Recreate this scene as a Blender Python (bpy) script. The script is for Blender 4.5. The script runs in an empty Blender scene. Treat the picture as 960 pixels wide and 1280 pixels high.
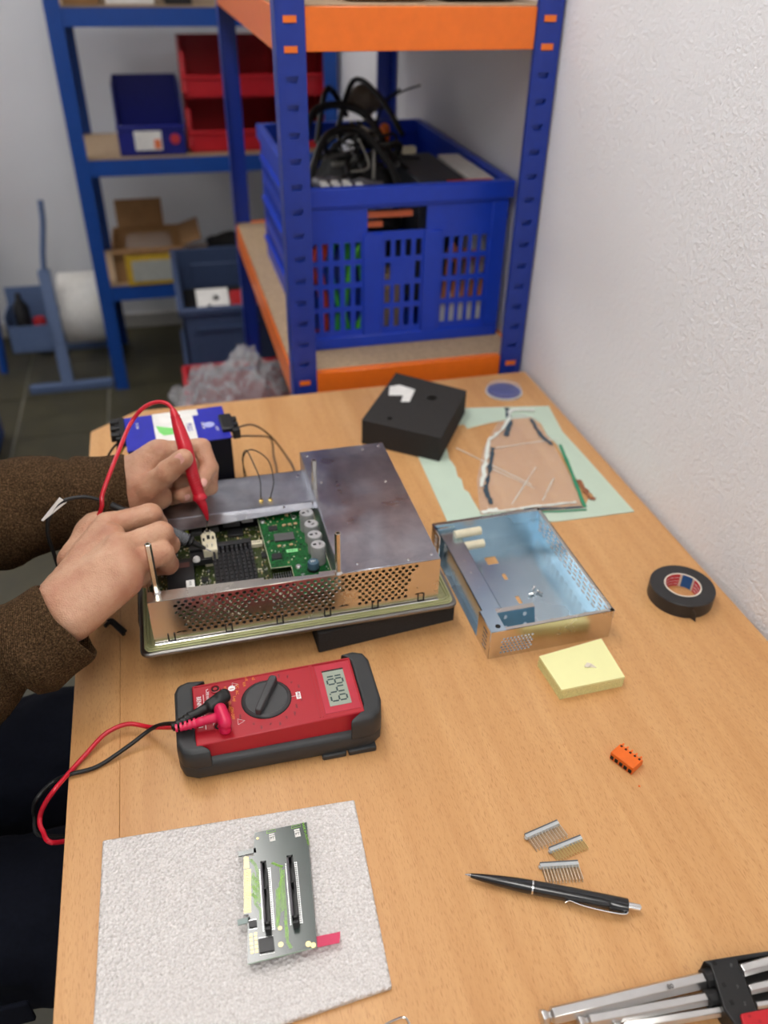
import bpy, bmesh, math, random
from mathutils import Vector, Matrix, noise, Quaternion
R_ = random.Random(7)
PI = math.pi
sc = bpy.context.scene
col = sc.collection

# ------------------------------------------------------------ camera, world, exposure
cam_d = bpy.data.cameras.new('camera'); cam = bpy.data.objects.new('camera', cam_d); col.objects.link(cam)
cam_d.sensor_fit = 'VERTICAL'; cam_d.sensor_height = 36.0; cam_d.lens = 36.0*1020/1280
c0 = Vector((0.967749, -0.132047, 0.214537)); c1 = Vector((-0.251328, -0.564331, 0.786362)); c2 = Vector((0.017233, -0.814920, -0.579317))
M = Matrix.Identity(4)
XR = Vector((0.967749, -0.251328, 0.017233)); YD = Vector((-0.132047, -0.564331, -0.81492)); FW = Vector((0.214537, 0.786362, -0.579317))
for i in range(3):
    M[i][0] = XR[i]; M[i][1] = -YD[i]; M[i][2] = -FW[i]
M[2][3] = 0.66
cam.matrix_world = M
cam_d.clip_start = 0.02; cam_d.clip_end = 30
cam_d.dof.use_dof = True; cam_d.dof.focus_distance = 0.75; cam_d.dof.aperture_fstop = 4.0; cam_d.dof.aperture_blades = 0
sc.camera = cam
w = bpy.data.worlds.new('world'); sc.world = w; w.use_nodes = True
w.node_tree.nodes['Background'].inputs[0].default_value = (.75, .82, .9, 1); w.node_tree.nodes['Background'].inputs[1].default_value = .3
sc.view_settings.view_transform = 'Standard'; sc.view_settings.look = 'None'; sc.view_settings.gamma = 1
sc.view_settings.exposure = 0.42
LAMP = 9.0       # emission of the ceiling lamps' diffusers

# ------------------------------------------------------------ helpers
def srgb(r, g, b):
    f = lambda c: (c/255/12.92) if c/255 <= .04045 else ((c/255+.055)/1.055)**2.4
    return (f(r), f(g), f(b), 1)

class NT:
    def __init__(s, name):
        s.m = bpy.data.materials.new(name); s.m.use_nodes = True
        s.t = s.m.node_tree; s.b = s.t.nodes['Principled BSDF']; s.out = s.t.nodes['Material Output']
        s._c = None
    def n(s, ty, **k):
        x = s.t.nodes.new(ty)
        for a, v in k.items():
            if isinstance(v, tuple) and a.startswith('i_'): x.inputs[a[2:]].default_value = v
            elif a.startswith('i_'): x.inputs[a[2:].replace('_', ' ')].default_value = v
            else: setattr(x, a, v)
        return x
    def l(s, a, b): s.t.links.new(a, b)
    def coord(s, scale=(1, 1, 1), rot=(0, 0, 0), which='Object'):
        tc = s.n('ShaderNodeTexCoord'); mp = s.n('ShaderNodeMapping')
        mp.inputs['Scale'].default_value = scale; mp.inputs['Rotation'].default_value = rot
        s.l(tc.outputs[which], mp.inputs[0]); return mp.outputs[0]
    def noise(s, vec, scale, detail=2, rough=.5, dist=0):
        x = s.n('ShaderNodeTexNoise'); x.inputs['Scale'].default_value = scale; x.inputs['Detail'].default_value = detail
        x.inputs['Roughness'].default_value = rough; x.inputs['Distortion'].default_value = dist; s.l(vec, x.inputs['Vector']); return x.outputs['Fac']
    def ramp(s, fac, stops, interp='LINEAR'):
        x = s.n('ShaderNodeValToRGB'); e = x.color_ramp.elements; x.color_ramp.interpolation = interp
        while len(e) < len(stops): e.new(.5)
        for i, (p, c) in enumerate(stops):
            e[i].position = p; e[i].color = c if len(c) == 4 else (*c, 1)
        s.l(fac, x.inputs[0]); return x.outputs[0]
    def mix(s, fac, a, b, blend='MIX'):
        x = s.n('ShaderNodeMix'); x.data_type = 'RGBA'; x.blend_type = blend
        for v, i in ((fac, 0), (a, 6), (b, 7)):
            if hasattr(v, 'links') or hasattr(v, 'is_linked'): s.l(v, x.inputs[i])
            else: x.inputs[i].default_value = v
        return x.outputs[2]
    def bump(s, h, strength=.3, dist=.001):
        x = s.n('ShaderNodeBump'); x.inputs['Strength'].default_value = strength; x.inputs['Distance'].default_value = dist
        s.l(h, x.inputs['Height']); s.l(x.outputs[0], s.b.inputs['Normal'])

MATS = {}
def mat(name, c, rough=.5, metal=0.0, var=.06, vscale=60, bump=0.0, bscale=300, bdist=.0005, spec=.5, rvar=0, coat=0, **kw):
    """a procedural material: a base colour with slight mottling and fine relief"""
    if name in MATS: return MATS[name]
    t = NT(name); v = t.coord()
    f = t.noise(v, vscale, 4, .6)
    c = tuple(c[:3])
    lo = tuple(max(0, x*(1-var*1.6)) for x in c); hi = tuple(min(1, x*(1+var*1.6)) for x in c)
    t.l(t.ramp(f, [(.25, lo), (.75, hi)]), t.b.inputs['Base Color'])
    t.b.inputs['Roughness'].default_value = rough; t.b.inputs['Metallic'].default_value = metal
    t.b.inputs['Specular IOR Level'].default_value = spec
    if coat: t.b.inputs['Coat Weight'].default_value = coat
    if rvar:
        r = t.ramp(t.noise(v, vscale*.5, 5, .65), [(.3, (rough-rvar,)*3), (.7, (rough+rvar,)*3)]); t.l(r, t.b.inputs['Roughness'])
    if bump: t.bump(t.noise(v, bscale, 3, .6), bump, bdist)
    for k, val in kw.items(): t.b.inputs[k.replace('_', ' ')].default_value = val
    MATS[name] = t.m; return t.m

class MB:
    """collects shapes and links them as ONE mesh object"""
    def __init__(s): s.v = []; s.f = []; s.caps = []
    def add(s, vs, fs, T=None):
        o = len(s.v)
        s.v += [(T @ Vector(p)) if T else Vector(p) for p in vs]; s.f += [tuple(i+o for i in f) for f in fs]; return s
    def box(s, a, b, T=None):
        (x0, y0, z0), (x1, y1, z1) = a, b
        vs = [(x, y, z) for z in (z0, z1) for y in (y0, y1) for x in (x0, x1)]
        return s.add(vs, [(0, 2, 3, 1), (4, 5, 7, 6), (0, 1, 5, 4), (2, 6, 7, 3), (0, 4, 6, 2), (1, 3, 7, 5)], T)
    def prism(s, pts, z0, z1, T=None):
        n = len(pts)
        a = sum(pts[i][0]*pts[(i+1) % n][1]-pts[(i+1) % n][0]*pts[i][1] for i in range(n))
        if a < 0: pts = pts[::-1]
        vs = [(p[0], p[1], z0) for p in pts]+[(p[0], p[1], z1) for p in pts]
        fs = [tuple(range(n))[::-1], tuple(range(n, 2*n))]+[(i, (i+1) % n, n+(i+1) % n, n+i) for i in range(n)]
        return s.add(vs, fs, T)
    def lathe(s, prof, n=24, T=None, cap=True):
        """prof: (radius, height) list turned about z"""
        vs = []; fs = []
        for r, z in prof:
            for k in range(n):
                a = 2*PI*k/n; vs.append((r*math.cos(a), r*math.sin(a), z))
        for i in range(len(prof)-1):
            for k in range(n):
                k2 = (k+1) % n; fs.append((i*n+k, i*n+k2, (i+1)*n+k2, (i+1)*n+k))
        if cap:
            if prof[0][0] > 1e-6: fs.append(tuple(range(n))[::-1])
            if prof[-1][0] > 1e-6: fs.append(tuple((len(prof)-1)*n+k for k in range(n)))
        return s.add(vs, fs, T)
    def cyl(s, p, q, r, n=16, r2=None):
        p, q = Vector(p), Vector(q); d = q-p
        T = Matrix.Translation(p) @ d.to_track_quat('Z', 'Y').to_matrix().to_4x4()
        return s.lathe([(r, 0), (r if r2 is None else r2, d.length)], n, T)
    def tube(s, pts, r, n=8, smooth=True, flat=1.0):
        """a tube through points (Catmull-Rom); r may be a list, flat squashes it"""
        P = [Vector(p) for p in pts]; rs = r if isinstance(r, (list, tuple)) else [r]*len(P)
        if smooth and len(P) > 2:
            Q = []; QR = []
            for i in range(len(P)-1):
                a, b, c, d = P[max(i-1, 0)], P[i], P[i+1], P[min(i+2, len(P)-1)]
                for j in range(6):
                    u = j/6; Q.append(.5*((2*b)+(c-a)*u+(2*a-5*b+4*c-d)*u*u+(3*b-a-3*c+d)*u**3)); QR.append(rs[i]*(1-u)+rs[i+1]*u)
            Q.append(P[-1]); QR.append(rs[-1]); P, rs = Q, QR
        vs = []; fs = []; t0 = (P[1]-P[0]).normalized(); nrm = t0.orthogonal().normalized()
        for i, p in enumerate(P):
            t = (P[min(i+1, len(P)-1)]-P[max(i-1, 0)]).normalized()
            nrm = (nrm-t*nrm.dot(t)).normalized(); bn = t.cross(nrm)
            for k in range(n):
                a = 2*PI*k/n; vs.append(p+(nrm*math.cos(a)+bn*math.sin(a)*flat)*rs[i])
        for i in range(len(P)-1):
            for k in range(n):
                k2 = (k+1) % n; fs.append((i*n+k, i*n+k2, (i+1)*n+k2, (i+1)*n+k))
        fs.append(tuple(range(n))[::-1]); fs.append(tuple((len(P)-1)*n+k for k in range(n)))
        return s.add(vs, fs)
    def capsule(s, p, q, r1, r2, n=20, k=None):
        s.caps.append((tuple(p), tuple(q), r1, r2, k))
        p, q = Vector(p), Vector(q); d = q-p; L = max(d.length, 1e-5)
        T = Matrix.Translation(p) @ d.to_track_quat('Z', 'Y').to_matrix().to_4x4()
        pr = [(r1*math.cos(a), r1*math.sin(a)) for a in [-PI/2+.01+i*(PI/2-.01)/5 for i in range(6)]]
        pr += [(r2*math.cos(a), L+r2*math.sin(a)) for a in [i*(PI/2-.01)/5 for i in range(6)]]
        return s.lathe(pr, n, T)
    def chain(s, pts):
        for a, b in zip(pts, pts[1:]): s.capsule(a[:3], b[:3], a[3], b[3])
        return s

def link(o, parent=None):
    col.objects.link(o)
    if parent is not None:
        o.parent = parent
    return o

def wm(o):
    m = o.matrix_basis.copy()
    while o.parent: o = o.parent; m = o.matrix_basis @ m
    return m

def obj(name, mb, m, parent=None, smooth=False, bevel=0, seg=2, local=False, angle=35, mods=None, recenter=True):
    """links collected shapes as one mesh object; vertices are world coordinates unless local"""
    me = bpy.data.meshes.new(name); me.from_pydata([tuple(v) for v in mb.v], [], mb.f); me.validate()
    if m: me.materials.append(m)
    o = bpy.data.objects.new(name, me); link(o, parent)
    if not local:
        if parent is not None: me.transform(wm(parent).inverted())
        elif recenter and len(me.vertices):
            xs = [v.co for v in me.vertices]; lo = Vector((min(v[i] for v in xs) for i in range(3))); hi = Vector((max(v[i] for v in xs) for i in range(3)))
            c = Vector(((lo.x+hi.x)/2, (lo.y+hi.y)/2, lo.z)); me.transform(Matrix.Translation(-c)); o.location = c
    bm = bmesh.new(); bm.from_mesh(me); bmesh.ops.recalc_face_normals(bm, faces=bm.faces); bm.to_mesh(me); bm.free()
    if bevel:
        b = o.modifiers.new('b', 'BEVEL'); b.width = bevel; b.segments = seg; b.limit_method = 'ANGLE'; b.angle_limit = math.radians(40)
    if smooth or bevel:
        me.shade_smooth()
        try: me.set_sharp_from_angle(angle=math.radians(angle))
        except Exception: pass
    return o

def tag(o, label=None, cat=None, group=None, kind=None):
    if label: o['label'] = label
    if cat: o['category'] = cat
    if group: o['group'] = group
    if kind: o['kind'] = kind
    return o
def thing(name, label, cat, loc=(0, 0, 0), rz=0, group=None):
    o = bpy.data.objects.new(name, None); o.location = loc; o.rotation_euler = (0, 0, rz); o.empty_display_size = .02
    link(o); return tag(o, label, cat, group)
def copy_tree(o, parent=None):
    c = o.copy(); link(c, parent)
    if parent is not None: c.parent = parent
    for ch in list(o.children): copy_tree(ch, c)
    return c
def struct(name, mb, m, parent=None, **k):
    o = obj(name, mb, m, parent, **k)
    if parent is None: o['kind'] = 'structure'
    return o

def plate(name, outer, holes, th, m, parent, T, local=False, bevel=0):
    """flat sheet cut from an outline with real holes; (u, v) outline, T places it in the world"""
    cu = bpy.data.curves.new('tmp', 'CURVE'); cu.dimensions = '2D'; cu.fill_mode = 'BOTH'; cu.extrude = th/2
    for poly in [outer]+holes:
        sp = cu.splines.new('POLY'); sp.points.add(len(poly)-1); sp.use_cyclic_u = True
        for i, p in enumerate(poly): sp.points[i].co = (p[0], p[1], 0, 1)
    t = bpy.data.objects.new('tmp', cu); col.objects.link(t)
    me = bpy.data.meshes.new_from_object(t); bpy.data.objects.remove(t)
    me.transform(T)
    me.materials.clear(); me.materials.append(m); me.name = name
    o = bpy.data.objects.new(name, me); link(o, parent)
    if parent is not None and not local: me.transform(wm(parent).inverted())
    if bevel:
        b = o.modifiers.new('b', 'BEVEL'); b.width = bevel; b.segments = 1
    return o
def ngon(u, v, r, n=6, ph=0, rv=None):
    return [(u+r*math.cos(2*PI*k/n+ph), v+(rv or r)*math.sin(2*PI*k/n+ph)) for k in range(n)]
def rect(u0, v0, u1, v1): return [(u0, v0), (u1, v0), (u1, v1), (u0, v1)]
def frame(o, ux, uy):
    """matrix with local x = ux, local y = uy at o"""
    ux = Vector(ux).normalized(); uy = Vector(uy); uy = (uy-ux*uy.dot(ux)).normalized(); uz = ux.cross(uy)
    m = Matrix.Identity(4)
    for i in range(3): m[i][0] = ux[i]; m[i][1] = uy[i]; m[i][2] = uz[i]; m[i][3] = o[i]
    return m

def text(name, s, size, T, m, parent, depth=.0001, align='CENTER', space=1, sx=1):
    cu = bpy.data.curves.new('t', 'FONT'); cu.body = s; cu.size = size; cu.extrude = depth; cu.align_x = align; cu.align_y = 'CENTER'; cu.space_character = space; cu.space_line = .8; cu.resolution_u = 2
    t = bpy.data.objects.new('t', cu); col.objects.link(t); me = bpy.data.meshes.new_from_object(t); bpy.data.objects.remove(t)
    me.transform(Matrix.Diagonal((sx, 1, 1, 1))); me.transform(T); me.materials.clear(); me.materials.append(m); me.name = name
    o = bpy.data.objects.new(name, me); link(o, parent)
    if parent is not None: me.transform(wm(parent).inverted())
    return o

import numpy as np
def organic(name, mb, m, parent, voxel=.0015, smooth=3, fac=.5, wr=None, k=.006, soft=0):
    """melts the tapered capsules collected in mb into one continuous surface (surface nets on their blended distance field)"""
    caps = mb.caps; h = voxel; pad = 3*h+k
    lo = np.min([np.minimum(np.array(a)-r1, np.array(b)-r2) for a, b, r1, r2, kk in caps], axis=0)-pad
    hi = np.max([np.maximum(np.array(a)+r1, np.array(b)+r2) for a, b, r1, r2, kk in caps], axis=0)+pad
    n = np.ceil((hi-lo)/h).astype(int)+1
    F = np.full(n, 9.0, dtype=np.float32)
    for a, b, r1, r2, kk in caps:
        kk = k if kk is None else kk
        a, b = np.array(a), np.array(b); R = max(r1, r2)+kk+2.5*h
        i0 = np.maximum(((np.minimum(a, b)-R-lo)/h).astype(int), 0); i1 = np.minimum(((np.maximum(a, b)+R-lo)/h).astype(int)+2, n)
        ax = [lo[q]+h*np.arange(i0[q], i1[q]) for q in range(3)]
        X, Y, Z = ax[0][:, None, None]-a[0], ax[1][None, :, None]-a[1], ax[2][None, None, :]-a[2]
        d = b-a; L2 = max(float(d@d), 1e-12)
        t = np.clip((X*d[0]+Y*d[1]+Z*d[2])/L2, 0, 1)
        D = (np.sqrt((X-t*d[0])**2+(Y-t*d[1])**2+(Z-t*d[2])**2)-(r1+(r2-r1)*t)).astype(np.float32)
        sl = tuple(slice(i0[q], i1[q]) for q in range(3)); O = F[sl]
        hh = np.maximum(kk-np.abs(O-D), 0)/kk
        F[sl] = np.minimum(O, D)-hh*hh*kk*.25
    ins = F < 0
    c = np.zeros(n-1, dtype=np.int8)
    for dx in (0, 1):
        for dy in (0, 1):
            for dz in (0, 1): c += ins[dx:n[0]-1+dx, dy:n[1]-1+dy, dz:n[2]-1+dz]
    act = (c > 0) & (c < 8); idx = np.full(act.shape, -1, dtype=np.int64); I = np.argwhere(act); idx[act] = np.arange(len(I))
    acc = np.zeros((len(I), 3)); cnt = np.zeros(len(I))
    C8 = [(x, y, z) for x in (0, 1) for y in (0, 1) for z in (0, 1)]
    for p in C8:
        for q in C8:
            if sum(abs(p[j]-q[j]) for j in range(3)) != 1 or p > q: continue
            fa = F[I[:, 0]+p[0], I[:, 1]+p[1], I[:, 2]+p[2]]; fb = F[I[:, 0]+q[0], I[:, 1]+q[1], I[:, 2]+q[2]]
            sgn = (fa < 0) != (fb < 0); t = np.where(sgn, fa/np.where(sgn, fa-fb, 1), 0)[:, None]
            acc += np.where(sgn[:, None], np.array(p)+t*(np.array(q)-np.array(p)), 0); cnt += sgn
    V = lo+h*(I+acc/cnt[:, None])
    quads = []
    for axx in range(3):
        s0 = [slice(0, n[j]-1) for j in range(3)]; s1 = list(s0); s1[axx] = slice(1, n[axx])
        A = ins[tuple(s0)]; B = ins[tuple(s1)] if True else None
        E = np.argwhere(A != B); u, v = (axx+1) % 3, (axx+2) % 3
        E = E[(E[:, u] > 0) & (E[:, v] > 0)]
        def g(du, dv):
            q = E.copy(); q[:, u] -= du; q[:, v] -= dv; return idx[q[:, 0], q[:, 1], q[:, 2]]
        Q = np.stack([g(0, 0), g(1, 0), g(1, 1), g(0, 1)], axis=1)
        fl_ = ~A[E[:, 0], E[:, 1], E[:, 2]]; Q[fl_] = Q[fl_][:, ::-1]
        quads.append(Q)
    Q = np.concatenate(quads); Q = Q[(Q >= 0).all(axis=1)]
    e = np.concatenate([Q[:, [0, 1]], Q[:, [1, 2]], Q[:, [2, 3]], Q[:, [3, 0]]])
    for _ in range(smooth):
        S = np.zeros_like(V); N = np.zeros(len(V)); np.add.at(S, e[:, 0], V[e[:, 1]]); np.add.at(S, e[:, 1], V[e[:, 0]]); np.add.at(N, e[:, 0], 1); np.add.at(N, e[:, 1], 1)
        V = V*(1-fac)+fac*S/np.maximum(N, 1)[:, None]
    res = bpy.data.meshes.new(name)
    res.vertices.add(len(V)); res.vertices.foreach_set('co', V.astype(np.float32).ravel())
    res.loops.add(len(Q)*4); res.loops.foreach_set('vertex_index', Q.ravel().astype(np.int32))
    res.polygons.add(len(Q)); res.polygons.foreach_set('loop_start', np.arange(0, len(Q)*4, 4, dtype=np.int32))
    res.update(calc_edges=True); res.validate()
    if wr:
        nn = [v.normal.copy() for v in res.vertices]
        for v, q in zip(res.vertices, nn): v.co += q*wr(v.co)
    res.materials.append(m); res.shade_smooth()
    o = bpy.data.objects.new(name, res); link(o, parent)
    if parent is not None: res.transform(wm(parent).inverted())
    return o

# ------------------------------------------------------------ materials
def wood_mat():
    t = NT('beech laminate')
    big = t.noise(t.coord((14, 1.1, 1)), 1.0, 5, .6, .6)
    mid = t.noise(t.coord((70, 4, 1)), 1.0, 4, .6, .3)
    fl = t.noise(t.coord((1500, 150, 1)), 1.0, 2, .5)
    a = t.ramp(big, [(.3, srgb(200, 147, 92)), (.52, srgb(211, 160, 104)), (.72, srgb(218, 171, 117))])
    b = t.mix(.35, a, t.ramp(mid, [(.3, srgb(190, 135, 84)), (.7, srgb(222, 174, 122))]))
    c = t.mix(t.ramp(fl, [(.55, (0, 0, 0)), (.70, (.8, .8, .8))]), b, srgb(180, 126, 76))
    t.l(c, t.b.inputs['Base Color']); t.b.inputs['Roughness'].default_value = .36; t.b.inputs['Specular IOR Level'].default_value = .45
    t.bump(fl, .12, .0002); return t.m
WOOD = wood_mat()
EDGE = mat('beech edging', srgb(214, 168, 112), .4, var=.08, vscale=40)
def wall_mat(name, c, sc_=260, strength=.55):
    t = NT(name); v = t.coord()
    t.l(t.ramp(t.noise(v, 1.3, 3), [(.3, tuple(x*.96 for x in c[:3])), (.7, c[:3])]), t.b.inputs['Base Color'])
    t.b.inputs['Roughness'].default_value = .85; t.b.inputs['Specular IOR Level'].default_value = .2
    h = t.ramp(t.noise(v, sc_, 3, .55), [(.35, (0, 0, 0)), (.7, (1, 1, 1))])
    t.bump(h, strength, .0016); return t.m
WALL = wall_mat('woodchip wallpaper paint', srgb(240, 240, 243), 190, .5)
PLAIN = mat('matt wall paint', srgb(236, 238, 241), .9, var=.02, vscale=3)
CEIL = mat('ceiling paint', srgb(235, 235, 235), .9, var=.01, vscale=3)
TILE = mat('brown green floor tile', srgb(70, 66, 47), .45, var=.2, vscale=9, rvar=.1)
GROUT = mat('tile joint', srgb(140, 136, 122), .9)
BASE = mat('baseboard paint', srgb(190, 188, 182), .5)
BLUE = mat('blue powder coat', srgb(22, 52, 150), .34, var=.05)
BLUE2 = mat('mid blue powder coat', srgb(14, 72, 158), .4, var=.05)
ORANGE = mat('orange powder coat', srgb(245, 120, 32), .36, var=.03)
CHIP = mat('raw chipboard', srgb(176, 150, 120), .85, var=.12, vscale=140)
CRATE = mat('blue crate plastic', srgb(18, 62, 190), .38, var=.03)
GREYBIN = mat('slate blue bin plastic', srgb(62, 78, 112), .5, var=.05)
DKBLUE = mat('dark blue bin plastic', srgb(20, 30, 128), .4)
RED = mat('red plastic', srgb(190, 22, 34), .4, var=.04)
RED2 = mat('dark red bin plastic', srgb(165, 18, 26), .45)
BLK = mat('black plastic', srgb(22, 22, 23), .45)
BLKM = mat('matt black plastic', srgb(30, 30, 31), .7)
RUB = mat('black rubber holster', srgb(46, 48, 50), .5, var=.08, vscale=30, bump=.1, bscale=900)
FOAM = mat('black foam', srgb(54, 52, 51), .95, var=.25, vscale=900, bump=.7, bscale=1500, bdist=.0006, spec=.2)
METER = mat('red meter shell', srgb(172, 22, 38), .42, var=.05, vscale=20, bump=.05, bscale=2500)
METER2 = mat('pink red display surround', srgb(188, 52, 68), .3)
DIAL = mat('dark grey dial', srgb(62, 62, 64), .42, bump=.1, bscale=1500)
WHITE = mat('white print', srgb(235, 235, 235), .5, var=.01)
YEL = mat('orange print', srgb(235, 150, 60), .5, var=.02)
GREYP = mat('faded grey print', srgb(120, 60, 66), .5)
LCD = mat('liquid crystal grey', srgb(158, 166, 152), .25, var=.03)
LCDK = mat('display segment', srgb(38, 62, 62), .4)
STEEL = mat('zinc plated sheet', (.58, .58, .60), .30, 1.0, var=.06, vscale=25, rvar=.07, bump=.02, bscale=60)
def sheet_mat(name, a, b, r0, r1, sc_=22):
    t = NT(name); v = t.coord()
    f = t.noise(v, sc_, 5, .62, .3)
    t.l(t.ramp(f, [(.3, a), (.7, b)]), t.b.inputs['Base Color']); t.b.inputs['Metallic'].default_value = 1
    t.l(t.ramp(t.noise(v, sc_*.7, 4, .5, .3), [(.3, (r0,)*3), (.7, (r1,)*3)]), t.b.inputs['Roughness'])
    t.bump(t.noise(v, 9, 2), .02, .002)
    return t.m
SHEET = sheet_mat('hand marked zinc sheet', (.36, .37, .43), (.60, .61, .65), .26, .42, 26)
ZBLUE = sheet_mat('blue passivated sheet', (.46, .60, .70), (.58, .71, .79), .20, .30, 12)
FACE = mat('brushed warm steel', (.68, .64, .59), .26, 1.0, var=.03, vscale=30, rvar=.03)
ALU = mat('grey aluminium bezel', (.26, .25, .24), .36, 1.0, var=.05)
CHROME = mat('bright chrome', (.8, .8, .8), .12, 1.0, var=.01)
NICKEL = mat('nickel plated post', (.72, .68, .60), .2, 1.0)
KEYM = mat('satin chrome tool steel', (.62, .61, .60), .28, 1.0, var=.04, vscale=50)
GOLD = mat('gold contact', (.85, .62, .22), .25, 1.0)
PALEGOLD = mat('pale gold pin', (.80, .64, .32), .42, 1.0)
GASKET = mat('yellow green gasket', srgb(176, 178, 132), .35, .4, var=.05)
def pcb_mat(name, dark, light, copper, sx=260, thresh=.53):
    t = NT(name); v = t.coord()
    vo = t.n('ShaderNodeTexVoronoi'); vo.feature = 'DISTANCE_TO_EDGE'; vo.distance = 'CHEBYCHEV' if False else vo.distance
    vo.inputs['Scale'].default_value = sx; t.l(v, vo.inputs['Vector'])
    tr = t.ramp(vo.outputs['Distance'], [(.04, (1, 1, 1)), (.09, (0, 0, 0))])
    base = t.ramp(t.noise(v, 55, 3), [(.42, dark), (.6, light)])
    a = t.mix(tr, base, tuple(min(1, x*1.7) for x in light))
    dots = t.n('ShaderNodeTexVoronoi'); dots.inputs['Scale'].default_value = sx*2.1; t.l(v, dots.inputs['Vector'])
    d = t.ramp(dots.outputs['Distance'], [(.16, (1, 1, 1)), (.2, (0, 0, 0))])
    msk = t.ramp(t.noise(v, 60, 2), [(thresh, (0, 0, 0)), (thresh+.04, (1, 1, 1))])
    mm = t.mix(1.0, d, msk, 'MULTIPLY')
    t.l(t.mix(mm, a, copper), t.b.inputs['Base Color']); t.b.inputs['Roughness'].default_value = .3
    t.bump(tr, .1, .0003); return t.m
PCBD = pcb_mat('dark olive circuit board', srgb(26, 32, 16), srgb(52, 64, 24), srgb(200, 195, 140))
PCBG = pcb_mat('green circuit board', srgb(8, 60, 26), srgb(14, 84, 36), srgb(190, 210, 170), 230, .6)
def riser_mat():
    t = NT('dark green solder mask'); v = t.coord()
    t.l(t.ramp(t.noise(v, 30, 2), [(.4, srgb(30, 48, 44)), (.6, srgb(36, 56, 50))]), t.b.inputs['Base Color'])
    t.b.inputs['Roughness'].default_value = .2; t.b.inputs['Specular IOR Level'].default_value = .9; t.b.inputs['Coat Weight'].default_value = .4; t.b.inputs['Coat Roughness'].default_value = .15; return t.m
RISER = riser_mat()
TRACE = mat('bright green trace', srgb(150, 206, 80), .4)
CREAM = mat('cream connector', srgb(226, 218, 190), .5)
CERAM = mat('tan ceramic chip', srgb(190, 160, 120), .5)
CHIPB = mat('black chip package', srgb(36, 36, 38), .4)
CHIPG = mat('grey chip package', srgb(84, 84, 84), .45)
SOLDER = mat('solder', (.7, .7, .7), .3, .9)
CAPG = mat('grey capacitor sleeve', srgb(150, 152, 150), .35)
CAPT = mat('capacitor top', srgb(205, 206, 206), .3, .5)
IND = mat('slate blue inductor', srgb(70, 98, 118), .4)
LGREEN = mat('light green label', srgb(140, 225, 150), .5)
REDC = mat('red silicone lead', srgb(200, 20, 44), .38, coat=.2)
REDP = mat('raspberry plug', srgb(212, 26, 78), .38)
BLKC = mat('black silicone lead', srgb(15, 15, 16), .5)
GREYC = mat('grey ribbed grip', srgb(96, 98, 102), .5)
NOTE = mat('pale yellow note paper', srgb(240, 238, 176), .7, var=.01)
NOTES = mat('note pad cut side', srgb(222, 216, 150), .8, var=.12, vscale=500)
SCRAP = mat('white paper scrap', srgb(225, 215, 200), .7)
TAPE = mat('black vinyl tape', srgb(38, 38, 40), .42, var=.2, vscale=60, rvar=.08)
CARDB = mat('white cardboard core', srgb(225, 215, 200), .7)
TRED = mat('red core print', srgb(200, 40, 58), .5)
TBLUE = mat('blue core print', srgb(24, 92, 160), .5)
MINT = mat('pale mint paper', srgb(196, 214, 196), .6, var=.02, vscale=20)
ORG = mat('orange terminal plastic', srgb(236, 108, 24), .42)
HOLE = mat('dark opening', srgb(12, 10, 9), .8)
PENB = mat('black pen barrel', srgb(16, 17, 20), .22, coat=.4)
PINK = mat('pink tape', srgb(212, 62, 100), .6)
def epe_mat():
    t = NT('white packing foam'); v = t.coord()
    vo = t.n('ShaderNodeTexVoronoi'); vo.inputs['Scale'].default_value = 330; t.l(v, vo.inputs['Vector'])
    n_ = t.noise(v, 500, 4, .7)
    t.l(t.ramp(n_, [(.35, srgb(206, 200, 197)), (.68, srgb(244, 240, 238))]), t.b.inputs['Base Color'])
    t.b.inputs['Roughness'].default_value = .42; t.b.inputs['Specular IOR Level'].default_value = .6
    t.bump(vo.outputs['Distance'], 1.0, .0020); return t.m
EPE = epe_mat()
CARDBOARD = mat('brown cardboard', srgb(150, 112, 72), .85, var=.08, vscale=30)
YBOX = mat('yellow printed box', srgb(196, 160, 40), .6, var=.1)
LABELW = mat('white label', srgb(232, 230, 226), .6)
def clear_mat(name, tint, alpha, rough=.12):
    t = NT(name); v = t.coord()
    t.l(t.ramp(t.noise(v, 60, 4), [(.3, tint), (.7, tuple(min(1, x*1.15) for x in tint[:3]))]), t.b.inputs['Base Color'])
    t.b.inputs['Roughness'].default_value = rough; t.b.inputs['Specular IOR Level'].default_value = .9
    t.b.inputs['Alpha'].default_value = alpha; t.bump(t.noise(v, 70, 4, .7, 1), .5, .004); return t.m
FILM = clear_mat('clear crinkled film', (.8, .8, .8), .12)
BAG = clear_mat('crumpled clear bag', (.75, .75, .8), .15, .16)
LENS = clear_mat('clear plastic lid', (.7, .76, .85), .15)
DBAG = clear_mat('smoky bag', (.22, .22, .26), .8, .2)
def skin_mat():
    t = NT('skin'); v = t.coord()
    a = t.ramp(t.noise(v, 28, 3, .5), [(.3, srgb(176, 120, 94)), (.5, srgb(193, 146, 117)), (.72, srgb(203, 160, 131))])
    b = t.mix(t.ramp(t.noise(v, 260, 4, .6), [(.5, (0, 0, 0)), (.75, (.35, .35, .35))]), a, srgb(180, 116, 96))
    t.l(b, t.b.inputs['Base Color']); t.b.inputs['Roughness'].default_value = .48
    t.b.inputs['Subsurface Weight'].default_value = .12; t.b.inputs['Subsurface Radius'].default_value = (.012, .005, .003); t.b.inputs['Subsurface Scale'].default_value = .4
    vo = t.n('ShaderNodeTexVoronoi'); vo.inputs['Scale'].default_value = 700; t.l(v, vo.inputs['Vector'])
    h = t.mix(.65, vo.outputs['Distance'], t.noise(v, 170, 5, .65, .5)); t.bump(h, .6, .0016); return t.m
SKIN = skin_mat()
NAIL = mat('fingernail', srgb(222, 168, 156), .22)
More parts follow.
